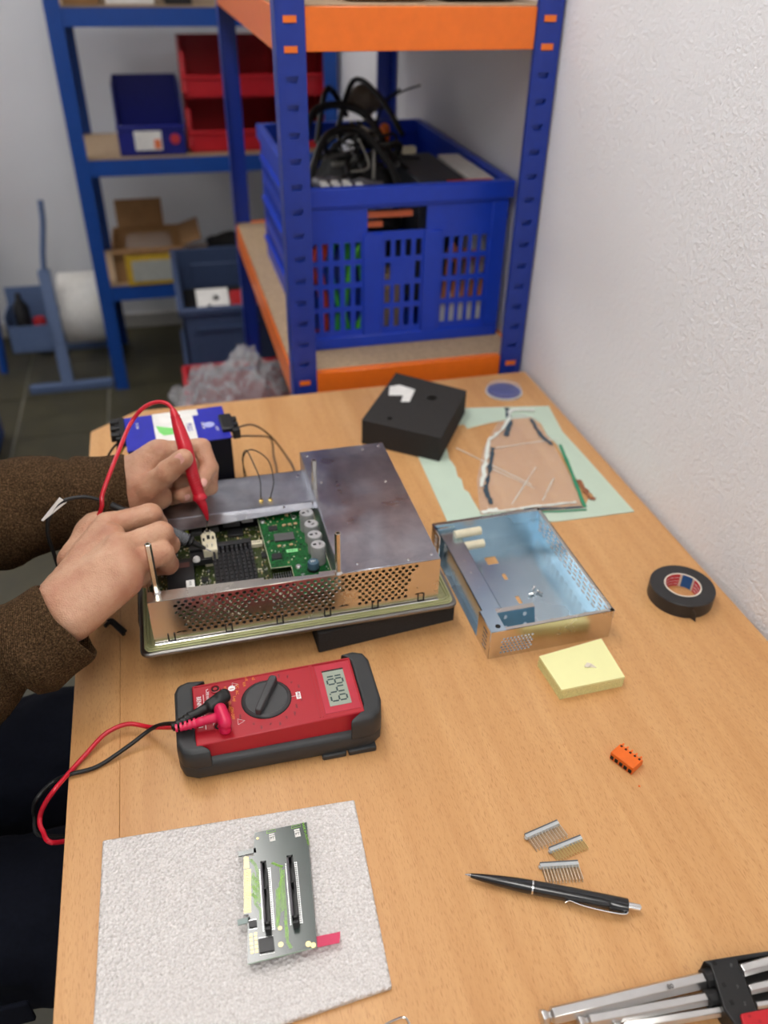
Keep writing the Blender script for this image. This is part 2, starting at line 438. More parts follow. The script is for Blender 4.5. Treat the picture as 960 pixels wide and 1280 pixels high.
def knit_mat():
    t = NT('brown knitted fleece'); v = t.coord()
    f = t.noise(v, 520, 3, .7)
    a = t.ramp(f, [(.34, srgb(40, 28, 18)), (.52, srgb(80, 60, 40)), (.72, srgb(120, 94, 68))])
    t.l(a, t.b.inputs['Base Color']); t.b.inputs['Roughness'].default_value = .95; t.b.inputs['Specular IOR Level'].default_value = .1
    wv = t.n('ShaderNodeTexWave'); wv.inputs['Scale'].default_value = 160; wv.inputs['Distortion'].default_value = 3; wv.inputs['Detail'].default_value = 2; t.l(v, wv.inputs['Vector'])
    t.bump(t.mix(.4, f, wv.outputs['Fac']), .9, .0025); return t.m
KNIT = knit_mat()
NAVY = mat('dark navy work cloth', srgb(14, 17, 28), .9, var=.15, vscale=200, bump=.3, bscale=1200, spec=.15)
HAIR = mat('brown hair', srgb(58, 40, 28), .6, var=.3, vscale=300)

# ------------------------------------------------------------ the room (table top at z = 0, floor at z = -0.75)
FZ = -.75; XW = .62; YB = 3.5; XL = -2.4; YF = -1.6; ZC = 1.75
fl = struct('floor', MB().box((XL-.1, YF-.1, FZ-.06), (XW+.1, YB+.1, FZ-.004)), GROUT)
tb = bpy.data.meshes.new('tile')
def first_tile():
    return obj('tile', MB().box((-.147, -.147, -.004), (.147, .147, .001)), TILE, fl, bevel=.0015, seg=1, local=True)
tile = None
for i in range(9):
    for j in range(11):
        x = .47-.3*i; y = .35+.3*j
        if tile is None: tile = first_tile(); t_ = tile
        else: t_ = tile.copy(); link(t_, fl)
        t_.matrix_basis = wm(fl).inverted() @ Matrix.Translation((x, y, FZ-.001+R_.uniform(-.0005, .0005)))
bpy.data.meshes.remove(tb)
struct('wall_right', MB().box((XW, YF, FZ), (XW+.1, YB, ZC)), WALL)
struct('wall_back', MB().box((XL, YB, FZ), (XW+.1, YB+.1, ZC)), PLAIN)
struct('wall_left', MB().box((XL-.1, YF, FZ), (XL, YB+.1, ZC)), PLAIN)
struct('wall_front', MB().box((XL-.1, YF-.1, FZ), (XW+.1, YF, ZC)), PLAIN)
struct('ceiling', MB().box((XL-.1, YF-.1, ZC), (XW+.1, YB+.1, ZC+.08)), CEIL)
struct('baseboard_back', MB().box((XL, YB-.014, FZ), (XW, YB, FZ+.06)), BASE, bevel=.003)
struct('wall_pillar', MB().box((-1.35, 3.38, FZ), (-.72, YB, ZC)), PLAIN)
EMIT = NT('lamp diffuser'); EMIT.b.inputs['Emission Color'].default_value = (1.0, .975, .94, 1); EMIT.b.inputs['Emission Strength'].default_value = LAMP; EMIT.b.inputs['Base Color'].default_value = (.9, .9, .9, 1)
for x, y, l_ in ((-.12, 1.02, 'long white ceiling lamp over the aisle beside the workbench'), (-1.3, 2.75, 'long white ceiling lamp near the back wall'), (-.2, -.65, 'long white ceiling lamp added for fill light, unseen behind the camera')):  # last lamp is a fill light added behind the camera, out of view
    t_ = thing('ceiling_lamp', l_, 'lamp', (x, y, ZC-.09), 0)
    obj('lamp_housing', MB().box((x-.16, y-.62, ZC-.05), (x+.16, y+.62, ZC)), BASE, t_, bevel=.005)
    obj('lamp_diffuser', MB().box((x-.15, y-.6, ZC-.09), (x+.15, y+.6, ZC-.05)), EMIT.m, t_)

# ------------------------------------------------------------ workbench
tab = thing('workbench', 'beech laminate workbench with one cut corner under the electronics', 'table', (.2, .6, FZ))
top = [(-.110, -.2), (.612, -.2), (.612, 1.272), (-.086, 1.272), (-.110, 1.2535)]
obj('table_top', MB().prism(top, -.025, 0), WOOD, tab, bevel=.0004, seg=1)
ES = obj('edge_strip', MB().prism([(-.157, -.2), (-.1103, -.2), (-.1101, 1.2535), (-.157, 1.217)], -.025, 0), WOOD, tab, bevel=.0004, seg=1)
for x, y in ((-.09, -.14), (.57, -.14), (-.06, 1.14), (.57, 1.21)):
    obj('leg', MB().box((x-.025, y-.025, FZ), (x+.025, y+.025, -.025)), BLKM, tab, bevel=.003)
obj('apron', MB().box((-.10, 1.1, -.09), (.56, 1.12, -.025)), BLKM, tab)

# ------------------------------------------------------------ opened panel computer on its foam blocks
HX, HY = -.067, .660
pc = thing('panel_computer', 'opened metal panel computer with bare circuit boards, lying face down on black foam', 'computer', (.09, .79, .030))
def rrect(x0, y0, x1, y1, r, n=5):
    P = []
    for cx, cy, a0 in ((x1-r, y0+r, -90), (x1-r, y1-r, 0), (x0+r, y1-r, 90), (x0+r, y0+r, 180)):
        for k in range(n+1):
            a = math.radians(a0+90*k/n); P.append((cx+r*math.cos(a), cy+r*math.sin(a)))
    return P
m = MB(); m.prism(rrect(-.0835, .6475, .2670, .936, .010), .0345, .0402)
obj('display_bezel', m, ALU, pc, bevel=.0022, seg=3)
obj('display_glass', MB().prism(rrect(-.0735, .659, .2570, .926, .006), .0300, .0347), BLK, pc)
I4 = Matrix.Identity(4)
m = MB(); m.prism(rrect(-.0790, .6512, .2625, .931, .008), .0400, .0415); obj('rear_flange', m, GASKET, pc, bevel=.0006)
for i, (d, z) in enumerate(((.0035, .0427), (.0072, .0431))):
    P = [(p[0], p[1], .0422) for p in rrect(-.0795+d*.8, .6508+d*.8, .2630-d*.8, .9315-d*.8, .008)]; P.append(P[0])
    obj('gasket', MB().tube(P, .0013, 6, smooth=False), GASKET, pc, smooth=True)
# housing front wall with its round ventilation holes
holes = []
for k in range(10):
    v = .0118+.00462*k
    for i in range(-1, 40):
        u = .0265+.0075*i+(.00375 if k % 2 else 0)
        if u < .0255 or u > .290: continue
        lo = .0105
        if u < .040: lo = .0105+(.040-u)*1.7
        if u > .276: lo = .0105+(u-.276)*2.4+.020
        if v < lo or v > .0548: continue
        if abs(u-.1125) < .0125 and abs(v-.0305) < .0078: continue
        if abs(u-.212+.006) < .0135 and v < .031 and u > .1855: continue
        holes.append(ngon(u, v, .0022, 7, .2))
for u in (.0255, .1125, .2025, .2875):
    holes.append(ngon(u, .0300 if u == .1125 else .0215, .0007, 5))
for u in (.0285, .117, .2035, .2905):
    holes.append([(u-.0065, .0118), (u+.0065, .0118), (u+.0035, .0138), (u-.0035, .0138)])
T = frame((HX, HY, .042), (1, 0, 0), (0, 0, 1))
plate('front_wall', rect(0, 0, .3125, .058), holes, .001, FACE, pc, T)
for u in (.0175, .0775, .1325, .185, .239, .292):
    x = HX+u
    obj('slot', MB().tube([(x-.0033, HY-.0008, .0545), (x-.0033, HY-.0008, .0440), (x+.0033, HY-.0008, .0440), (x+.0033, HY-.0008, .0545)], .0009, 5, smooth=False), BLK, pc)
obj('foot_rail', MB().tube([(HX, HY-.0022, .0430), (HX+.3125, HY-.0022, .0430)], .0008, 6, smooth=False), CHROME, pc)
obj('side_wall', MB().box((HX-.0005, HY, .042), (HX+.0006, .905, .100 if False else .080)), FACE, pc)
obj('side_wall', MB().prism([(HX-.0004, .661), (HX+.0007, .661), (HX+.0007, .690), (HX-.0004, .690)], .08, .0995), FACE, pc)
obj('back_wall', MB().box((HX, .9035, .042), (.1335, .9045, .080)), FACE, pc)
# front top flange, with the wide solid part at the left
m = MB(); m.prism([(HX, .6600), (.1335, .6600), (.1335, .6675), (.111, .6685), (.111, .6650), (.053, .6690), (.053, .6725), (HX, .6765)], .0995, .1005)
obj('front_flange', m, FACE, pc, bevel=.0002, seg=1)
# raised box at the right
m = MB()
bx0, bx1, by1 = .1335, .2455, .9165
m.box((bx0, .6605, .0995), (bx1, by1, .1005)); m.box((bx1-.0008, .6605, .042), (bx1+.0002, by1, .0995)); m.box((bx0, by1-.001, .042), (bx1, by1, .0995)); m.box((bx0-.0002, .662, .052), (bx0+.0008, by1, .0995))
obj('box_cover', m, SHEET, pc, bevel=.0005, seg=1)
for x, y in ((.1405, .905), (.2380, .9095), (.147, .838), (.2155, .905), (.1545, .672), (.238, .669), (.2105, .666), (.2255, .8226)):
    obj('rivet', MB().lathe([(.0018, 0), (.0016, .0005), (.0009, .0006), (.0008, .0002)], 10, Matrix.Translation((x, y, .1005))), CHROME, pc, smooth=True)
# rear tray
m = MB(); m.box((HX, .831, .0790), (bx0, .9045, .0800))
m.add([(HX, .831, .079), (bx0, .838, .079), (bx0, .8205, .0755), (HX, .8075, .0755), (HX, .831, .080), (bx0, .838, .080), (bx0, .8205, .0765), (HX, .8075, .0765)], [(0, 1, 2, 3), (4, 5, 6, 7), (0, 1, 5, 4), (1, 2, 6, 5), (2, 3, 7, 6), (3, 0, 4, 7)])
m.box((HX, .806, .055), (HX+.001, .8315, .0775))
obj('rear_tray', m, SHEET, pc)
for p in ((0.1254, 0.8914, 0.0800), (0.0645, 0.8250, 0.0770), (0.0976, 0.8281, 0.0780)):
    obj('rivet', MB().lathe([(.0021, 0), (.0018, .0006), (.001, .0007)], 10, Matrix.Translation(p)), CHROME, pc, smooth=True)
obj('floor_pan', MB().box((HX, .6605, .0425), (bx0, .9035, .0435)), CHIPB, pc)  # steel pan coloured black, interior shade put into its colour
obj('vent_shade_sheet', MB().box((HX+.001, .6625, .0440), (bx0+.11, .6640, .0542)), BLKM, pc)  # black sheet standing in for the shaded interior behind the vent holes
# tall threaded posts
for (b, t) in (((0.1316, 0.6625, 0.1000), .1535), ((-0.0573, 0.6743, 0.1000), .1635), ((0.1366, 0.8268, 0.0800), .142), ((-0.0611, 0.8183, 0.0800), .1430)):
    x, y, z = b
    pb = obj('post', MB().lathe([(.0031, z), (.0031, z+.012), (.0034, z+.0121), (.0034, t-.0004), (.0030, t), (.0019, t), (.0017, t-.004)], 6 if z > .09 else 6, Matrix.Translation((x, y, 0))), NICKEL, pc, smooth=True, angle=20)
    obj('post_base', MB().lathe([(.0048, z), (.0044, z+.0015), (.0036, z+.0022), (.0034, z+.003)], 12, Matrix.Translation((x, y, 0))), CHROME, pc, smooth=True)
# main board and everything on it
main = obj('main_board', MB().box((HX+.002, .664, .0545), (bx0-.001, .8255, .0562)), PCBD, pc)
gb = [(.0634, .832), (.0664, .7255), (.0893, .7245), (.0893, .700), (.0915, .672), (.1322, .672), (.1322, .832)]
power = obj('power_board', MB().prism(gb, .0665, .0681), PCBG, pc)
m = MB()
for a, b in zip(gb, gb[1:]+gb[:1]): m.tube([(a[0], a[1], .0682), (b[0], b[1], .0682)], .0003, 4, smooth=False)
obj('board_outline', m, CREAM, power)
def cap(x, y, z0, z1, r, rot):
    c = obj('capacitor', MB().lathe([(r*.94, z0), (r, z0+.0006), (r, z1-.0008), (r*.96, z1-.0002), (r*.86, z1)], 24, Matrix.Translation((x, y, 0))), CAPG, power, smooth=True)
    obj('capacitor_top', MB().lathe([(r*.9, z1), (r*.9, z1+.0002)], 24, Matrix.Translation((x, y, 0))), CAPT, c)
    T = Matrix.Translation((x, y, z1+.0002)) @ Matrix.Rotation(rot, 4, 'Z')
    obj('polarity_mark', MB().box((-.0058, -.001, 0), (-.002, .002, .0002), T), BLK, c)
    text('marking', '85\n4V', .0028, T @ Matrix.Translation((.0022, 0, .0003)), BLKM, c)
for p, rr in (((0.1194, 0.7895, 0.0945), .3), ((0.1209, 0.7659, 0.0945), -1.0), ((0.1208, 0.7443, 0.0945), .1), ((0.1212, 0.7249, 0.0945), .0)):
    cap(p[0], p[1], .068, .0935, .0084, rr)
ix, iy, iz = (0.1129, 0.7128, 0.0800)
c = obj('inductor', MB().lathe([(.0066, .069), (.0066, .078), (.0058, .0797), (.004, .080)], 24, Matrix.Translation((ix, iy, 0))), IND, power, smooth=True)
obj('inductor_base', MB().lathe([(.0072, .068), (.0072, .0715)], 8, Matrix.Translation((ix, iy, 0))), BLK, c)
text('marking', '331', .0042, Matrix.Translation((ix, iy, .0802)), LABELW, c)
def chip(name, x, y, w_, d, z0, h, m_, par, rot=0, legs=0):
    T = Matrix.Translation((x, y, z0)) @ Matrix.Rotation(rot, 4, 'Z')
    c = obj(name, MB().box((-w_/2, -d/2, .0003), (w_/2, d/2, h), T), m_, par, bevel=min(.0004, h*.15), seg=1)
    if legs:
        l = MB()
        for s in (-1, 1):
            for k in range(legs):
                u = -w_/2+w_*(k+.5)/legs; l.box((u-.0003, s*d/2-.0006, 0), (u+.0003, s*d/2+s*.0012, .0005), T)
        obj('chip_legs', l, SOLDER, c)
    return c
for (p, w_, d, h, mm, lg) in (((0.0896, 0.7789, 0.0710), .024, .014, .0026, CHIPG, 0), ((0.0790, 0.7992, 0.0700), .0105, .0085, .0024, CHIPB, 5), ((0.0757, 0.7441, 0.0700), .0115, .0095, .0026, CHIPB, 6),
                               ((0.0947, 0.7521, 0.0687), .0135, .006, .0006, LGREEN, 0)):
    c = chip('label' if mm is LGREEN else 'chip', p[0], p[1], w_, d, .0681, h, mm, power, -.03, lg)
    if mm is LGREEN: c['label'] = 'light green barcode label'; text('marking', '8140 2', .003, Matrix.Translation((p[0], p[1], .0688)), BLKM, c)
for p in ((0.0688, 0.8168, 0.0700), (0.0970, 0.7211, 0.0700)):
    c = obj('screw', MB().lathe([(.0034, .068), (.0034, .0692), (.0026, .0702), (.0008, .0704)], 14, Matrix.Translation((p[0], p[1], 0))), SOLDER, power, smooth=True)
for p in ((0.0932, 0.8026, 0.0700), (0.1001, 0.8027, 0.0700), (0.1071, 0.8030, 0.0710), (0.0994, 0.8235, 0.0700), (0.0814, 0.7630, 0.0700), (0.0955, 0.7628, 0.0700)):
    chip('ceramic_part', p[0], p[1], .0042, .0032, .0681, .0022, CERAM, power, .2)
o_ = obj('solder_ring', MB().tube([((0.1075, 0.8178, 0.0690)[0]+.0030*math.cos(a*PI/6), (0.1075, 0.8178, 0.0690)[1]+.003*math.sin(a*PI/6), .0685) for a in range(13)], .0006, 5, smooth=False), SOLDER, power)
def clutter(name, n, x0, y0, x1, y1, z, par, seed, cols, avoid=(), smax=.0016, h=.001):
    r = random.Random(seed); ms = [MB() for _ in cols]
    for _ in range(n):
        x, y = r.uniform(x0, x1), r.uniform(y0, y1)
        if any(a[0] < x < a[2] and a[1] < y < a[3] for a in avoid): continue
        a_, b_ = (r.uniform(.0005, smax), r.uniform(.0004, smax*.6)) if r.random() < .5 else (r.uniform(.0004, smax*.6), r.uniform(.0005, smax))
        r.choice(ms).box((x-a_, y-b_, z), (x+a_, y+b_, z+h*r.uniform(.4, 1.2)))
    for q, c in zip(ms, cols):
        if q.v: tag(obj(name, q, c, par), kind='stuff')
clutter('surface_part', 150, .068, .728, .131, .828, .0681, power, 3, (CHIPB, CREAM, SOLDER, CERAM), avoid=((.076, .770, .104, .792), (.11, .72, .133, .80), (.087, .744, .103, .759), (.078, .738, .09, .752)), smax=.0011)
clutter('surface_part', 40, .093, .675, .131, .722, .0681, power, 4, (CREAM, SOLDER), avoid=((.103, .703, .12, .722),), smax=.0011)
# cream power connector standing under the probe tips
p = (0.0019, 0.7789, 0.0780); cx, cy = p[0], p[1]
cc = obj('power_connector', MB().prism([(cx-.0075, cy-.019), (cx+.0085, cy-.019), (cx+.0085, cy+.012), (cx+.006, cy+.017), (cx-.0055, cy+.017), (cx-.0085, cy+.012)], .056, .080), CREAM, main, bevel=.001)
for dx, dy in ((-.003, .013), (.003, .013), (-.0025, -.013), (.003, -.013)):
    obj('contact_pin', MB().cyl((cx+dx, cy+dy, .078), (cx+dx, cy+dy, .0845), .0008, 6), SOLDER, cc)
for dx, dy, a_, b_ in ((0, .006, .0018, .004), (-.0056, .002, .0012, .003), (.0052, .004, .0012, .003)):
    obj('cavity', MB().box((cx+dx-a_, cy+dy-b_, .0795), (cx+dx+a_, cy+dy+b_, .0802)), HOLE, cc)
# heat sink with pin rows
h0, h1 = (-0.0015, 0.7321, 0.0740), (0.0449, 0.7463, 0.0740)
hx0, hy1 = (0.0122, 0.7673, 0.0720)[0], (0.0364, 0.7694, 0.0720)[1]
hs = obj('heatsink', MB().box((.0035, .700, .062), (.0505, .771, .0655)), CHIPB, main, bevel=.0005)
for i in range(9):
    x = .0060+.0052*i
    m = MB()
    for j in range(10): m.box((x-.0013, .7015+.0068*j, .0655), (x+.0013, .7015+.0068*j+.0056, .0765))
    obj('fin', m, CHIPB, hs)
obj('spreader_bar', MB().box((-.0215, .7725, .062), (.050, .7805, .0745)), CHIPB, hs, bevel=.0006)
obj('spreader_plate', MB().box((-.0215, .757, .062), (.0035, .7725, .0700)), CHIPB, hs, bevel=.0006)
obj('push_pin', MB().lathe([(.0042, .070), (.0042, .0725), (.003, .0745), (.001, .0748)], 16, Matrix.Translation((-.0145, .757, 0))), LABELW, hs, smooth=True)
# memory card tray at the left
p0, p1 = (-0.0502, 0.7093, 0.0700), (-0.0196, 0.7592, 0.0700)
cr = obj('card_tray', MB().box((-.0485, .703, .058), (-.0185, .765, .0695)), CHIPB, main, bevel=.001)
obj('card_tray_lip', MB().box((-.047, .692, .058), (-.0165, .703, .0655)), BLK, cr, bevel=.001)
lb = obj('label', MB().box((-.0285, .712, .0695), (-.0195, .724, .0698)), LABELW, cr)
text('marking', 'II\nII', .005, Matrix.Translation((-.024, .718, .06990)), BLKM, lb)
obj('label', MB().box((-.037, .748, .0695), (-.023, .757, .0697)), mat('copper brown print', srgb(96, 62, 56), .6), cr)
# other main board pieces
for (p, w_, d, h, mm, nm) in (((0.0347, 0.8151, 0.0600), .019, .013, .004, CHIPB, 'chip'), ((0.0320, 0.8397, 0.0660), .021, .018, .006, CHIPG, 'port_shield'), ((0.0522, 0.8438, 0.0660), .014, .016, .007, LABELW, 'ribbon_socket'),
                              ((0.0105, 0.8321, 0.0640), .011, .014, .006, CHIPG, 'port_shield'), ((-0.0110, 0.8287, 0.0640), .013, .014, .006, CHIPG, 'port_shield'), ((-0.0002, 0.8404, 0.0660), .012, .014, .009, HOLE, 'port_socket'),
                              ((0.0546, 0.7863, 0.0620), .019, .0075, .006, CREAM, 'pin_header'), ((0.0639, 0.7645, 0.0600), .0085, .0085, .003, CHIPB, 'chip'), ((-0.0080, 0.7365, 0.0600), .0085, .008, .002, CHIPB, 'chip'),
                              ((-0.0413, 0.7962, 0.0620), .012, .010, .004, CHIPB, 'chip'), ((-0.0378, 0.8113, 0.0620), .03, .012, .003, CHIPB, 'chip'), ((0.0661, 0.7644, 0.0645), .0065, .0065, .0005, LABELW, 'label')):
    c = chip(nm, p[0], p[1], w_, d, .0562, h, mm, main, -.03, 6 if nm == 'chip' and h > .003 else 0)
    if nm == 'ribbon_socket':
        for k in range(4): obj('contact', MB().box((p[0]-.0045+.0027*k, p[1]-.0055, .0632), (p[0]-.0033+.0027*k, p[1]+.0055, .0636)), CHIPB, c)
    if nm == 'pin_header':
        for k in range(6): obj('contact', MB().box((p[0]-.0065+.0024*k, p[1]-.001, .0622), (p[0]-.0055+.0024*k, p[1]+.001, .0626)), CHIPB, c)
p = (-0.0222, 0.8285, 0.0660)
obj('indicator', MB().lathe([(.0022, .0562), (.0022, .062), (.001, .0638)], 10, Matrix.Translation(p[:2]+(0,))), mat('yellow green lamp cap', srgb(190, 205, 60), .3), main, smooth=True)
m = MB()
for i in range(8):
    for j in range(4): m.box((.0675+.0028*i, .704+.005*j, .0562), (.0683+.0028*i, .7048+.005*j, .0645))
tag(obj('header_pin', m, SOLDER, main), kind='stuff')
obj('header_base', MB().box((.0665, .7025, .0562), (.0885, .7215, .0600)), BLK, main)
AV = ((-.022, .703, .052, .783), (-.050, .690, -.0165, .768), (cx-.01, cy-.02, cx+.01, cy+.018), (.0635, .672, .1322, .832), (.035, .776, .058, .795))
clutter('surface_part', 1100, HX+.004, .668, .064, .825, .0562, main, 5, (CHIPB, CREAM, SOLDER, CERAM, CHIPG), AV, .0012, .0012)
clutter('surface_part', 160, .050, .672, .09, .722, .0562, main, 8, (CREAM, SOLDER, PALEGOLD, CHIPB), ((.0665, .7025, .0885, .7215),), .0010, .0012)
clutter('surface_part', 90, -.016, .69, .003, .755, .0562, main, 9, (CREAM, SOLDER, CHIPB), (), .0012, .002)
# aerial leads on the tray
for b, loop in (((0.0716, 0.8437, 0.0800), ((0.0714, 0.8400, 0.0909), (0.0734, 0.8550, 0.1046), (0.0701, 0.8800, 0.1108), (0.0633, 0.9000, 0.1222), (0.0588, 0.9250, 0.0934), (0.0635, 0.9400, 0.0519))), ((0.0830, 0.8429, 0.0800), ((0.0843, 0.8400, 0.0913), (0.0901, 0.8550, 0.1022), (0.0876, 0.8800, 0.1166), (0.0704, 0.9000, 0.1224), (0.0601, 0.9250, 0.0969), (0.0603, 0.9400, 0.0524)))):
    g = obj('aerial_socket', MB().lathe([(.0028, .080), (.0028, .0822), (.0018, .0826), (.0018, .0845)], 12, Matrix.Translation((b[0], b[1], 0))), GOLD, pc, smooth=True)
    obj('aerial_lead', MB().tube([(b[0], b[1], .0845)]+list(loop)+[(loop[-1][0], .955, .045)], .0008, 6), BLKC, pc, smooth=True)

FB = 'black foam block under the '
tag(obj('foam_block', MB().prism([(.1045, .6480), (.2690, .6635), (.262, .800), (.0985, .790)], 0, .0298), FOAM, bevel=.0015), FB+'right front corner of the opened computer', 'foam', 'foam blocks under the computer')
tag(obj('foam_block', MB().box((-.0862, .715, 0), (-.03, .88, .0298)), FOAM, bevel=.0015), FB+'left edge of the opened computer, barely showing', 'foam', 'foam blocks under the computer')

# ------------------------------------------------------------ open sheet metal cover with vents
CA = Vector((.2862, .5950, 0)); CX = Vector((.4345, .5965, 0))-CA; cwid = .1485; cdep = .207
TC = frame(CA, CX, (.0045, 1, 0)); CH = .040
cv = thing('metal_cover', 'open bluish zinc cover tray with vents and loose screws inside, right of the computer', 'case', CA+Vector((.075, .1, 0)), 0)
def TP(o, ux, uy): return TC @ frame(o, ux, uy)
hl = [rect(.060, .165-.010, .075, .170), rect(.0695, .122, .0745, .134), rect(.0695, .076, .0745, .090)]
plate('base_sheet', rect(0, 0, cwid, cdep), hl, .001, ZBLUE, cv, TP((0, 0, .0006), (1, 0, 0), (0, 1, 0)))
hl = []
for k in range(6):
    for i in range(9): hl.append(ngon(.0145+.0042*i+(.0021 if k % 2 else 0), .007+.0040*k, .0016, 6, .3))
plate('front_wall', [(0, 0), (.030, 0), (cwid, 0), (cwid, CH), (.047, CH), (0, CH)], hl, .0009, FACE, cv, TP((0, 0, 0), (1, 0, 0), (0, 0, 1)))
hl = []
for i in range(15):
    for k in range(4): hl.append(rect(.012+.0128*i, .010+.0062*k, .0205+.0128*i, .0128+.0062*k))
plate('right_wall', rect(0, 0, cdep, CH), hl, .0009, ZBLUE, cv, TP((cwid, 0, 0), (0, 1, 0), (0, 0, 1)))
hl = []
for k in range(3):
    for i in range(5): hl.append(ngon(.012+.0042*i+(.0021 if k % 2 else 0), .022+.0040*k, .0016, 6, .3))
plate('back_wall', rect(0, 0, cwid, CH), hl, .0009, ZBLUE, cv, TP((0, cdep, 0), (1, 0, 0), (0, 0, 1)))
hl = [rect(.008, .006+.006*k, .020, .0085+.006*k) for k in range(5)]
plate('left_end', rect(0, 0, .036, CH), hl, .0009, FACE, cv, TP((0, 0, 0), (0, 1, 0), (0, 0, 1)))
hl = [rect(.005, .007+.006*k, .017, .0095+.006*k) for k in range(5)]
plate('left_end', rect(0, 0, .030, CH), hl, .0009, FACE, cv, TP((0, cdep-.030, 0), (0, 1, 0), (0, 0, 1)))
# the shelf along the left side, its slanting foot outside
m = MB()
m.box((.0065, .034, .0305), (.030, cdep-.002, .0315), TC); m.box((.0295, .034, .001), (.0305, cdep-.03, .0315), TC)
m.box((.0065, .034, .0005), (.0075, cdep-.03, .0315), TC); m.box((.000, .036, 0), (.0075, cdep-.03, .001), TC)
obj('side_shelf', m, ZBLUE, cv)
for y in (.085, .112, .135): obj('rivet', MB().lathe([(.0012, 0), (.0008, .0006)], 8, TC @ Matrix.Translation((.018, y, .0315))), CHROME, cv, smooth=True)
obj('corner_pad', MB().box((0, 0, CH-.001), (.018, .036, CH), TC), ZBLUE, cv)
obj('screw_hole', MB().lathe([(.003, 0), (.003, .0003)], 14, TC @ Matrix.Translation((.011, .008, CH))), HOLE, cv)
obj('rim_lip', MB().box((.018, -.0005, CH-.0012), (cwid+.001, .0045, CH), TC).box((cwid-.004, 0, CH-.0012), (cwid+.0006, cdep, CH), TC).box((0, cdep-.004, CH-.0012), (cwid, cdep+.0006, CH), TC), FACE, cv)
br = plate('bracket', rect(0, 0, .048, .027), [ngon(.012, .008, .0026, 12), ngon(.036, .008, .0026, 12), ngon(.012, .021, .0026, 12), ngon(.036, .021, .0026, 12)], .001, ZBLUE, cv, TP((.018, .024, .009), (1, 0, 0), (0, .35, 1)))
br.data.materials[0] = mat('blue grey plate', srgb(96, 140, 168), .35, .3)
obj('bracket_lip', MB().box((.018, .0335, .034), (.067, .040, .035), TC), FACE, cv)
for x in (.075, .095, .115): obj('notch_tab', MB().box((x-.0012, .004, .036), (x+.0012, .0065, .039), TC), FACE, cv)
for px in ((.022, .184, .035), (.022, .170, .025)):
    obj('spacer', MB().cyl(TC @ Vector(px), TC @ (Vector(px)+Vector((.036, .001, 0))), .0055, 16), CREAM, cv, smooth=True, bevel=.0008)
for i, (px_, py_, a, lay) in enumerate(((668, 733, .9, 1), (671, 741, 2.2, 1), (664, 745, 0.2, 1))):
    pp = Vector((0.3811, 0.6875, 0.0040)); q = Vector([(0.002, .006, 0), (.004, -.002, 0), (-.003, -.004, 0)][i])+pp; q.z = .0035
    s_ = thing('screw', ['small bright screw at the back of the three in the tray', 'small bright screw at the right of the three in the tray', 'small bright screw at the left front of the three in the tray'][i], 'screw', q, a, 'loose screws in the metal cover')
    TT = Matrix.Translation(q) @ Matrix.Rotation(a, 4, 'Z') @ Matrix.Rotation(PI/2, 4, 'Y')
    obj('screw_head', MB().lathe([(.0012, -.001), (.0023, 0), (.0023, .0008), (.0010, .0016)], 12, TT), CHROME, s_, smooth=True)
    obj('screw_shank', MB().lathe([(.0011 if k % 2 else .0014, -.0005-.0006*k) for k in range(11)], 8, TT), CHROME, s_, smooth=True)

# ------------------------------------------------------------ multimeter
MO = Vector((.0455, .5555, 0)); MR = math.radians(-.8)
TM = Matrix.Translation(MO) @ Matrix.Rotation(MR, 4, 'Z')
mm_ = thing('multimeter', 'red multimeter in a black rubber holster showing 184.9', 'meter', MO, MR)
hol = [(-.098, -.034), (-.094, -.044), (-.084, -.0485), (.070, -.0485), (.086, -.0475), (.097, -.040), (.1005, -.025), (.1005, .032), (.096, .043), (.086, .0475), (.070, .0445), (-.070, .0445), (-.084, .0475), (-.094, .044), (-.098, .034)]
m = MB()
def ring_stack(m, prof, lv, T):
    n = len(prof); vs = []; fs = []
    cxm = sum(p[0] for p in prof)/n; cym = sum(p[1] for p in prof)/n
    for ins, z in lv:
        for p in prof:
            dx, dy = p[0]-cxm, p[1]-cym; vs.append((p[0]-ins*(1 if dx > 0 else -1)*min(1, abs(dx)/.09), p[1]-ins*(1 if dy > 0 else -1)*min(1, abs(dy)/.04), z))
    for i in range(len(lv)-1):
        for k in range(n):
            k2 = (k+1) % n; fs.append((i*n+k, i*n+k2, (i+1)*n+k2, (i+1)*n+k))
    fs.append(tuple(range(n))[::-1]); fs.append(tuple((len(lv)-1)*n+k for k in range(n)))
    m.add(vs, fs, T)
ring_stack(m, hol, [(.004, .0), (.000, .006), (.0, .018), (.002, .024), (.010, .026)], TM)
h = obj('holster', m, RUB, mm_, bevel=.003, seg=3, angle=50)
# raised holster ends embracing the red shell
m = MB(); e1 = [(-.098, -.034), (-.094, -.044), (-.084, -.0485), (-.066, -.0485), (-.074, -.0415), (-.0795, -.0345), (-.0795, .036), (-.074, .0405), (-.066, .0455), (-.084, .0475), (-.094, .044), (-.098, .034)]
ring_stack(m, e1, [(.0, .018), (.000, .030), (.0012, .0365), (.004, .040)], TM)
obj('holster_end', m, RUB, mm_, bevel=.0028, seg=3, angle=50)
m = MB(); e2 = [(.064, -.0485), (.086, -.0475), (.097, -.040), (.1005, -.025), (.1005, .032), (.096, .043), (.086, .0475), (.072, .0455), (.0785, .040), (.0815, .034), (.0815, -.030), (.076, -.040)]
ring_stack(m, e2, [(.0, .018), (.000, .034), (.0012, .0415), (.004, .045)], TM)
obj('holster_end', m, RUB, mm_, bevel=.0028, seg=3, angle=50)
obj('holster_foot', MB().box((.036, -.0515, 0), (.060, -.044, .006), TM).box((.062, -.0515, 0), (.090, -.042, .007), TM), RUB, mm_, bevel=.0015)
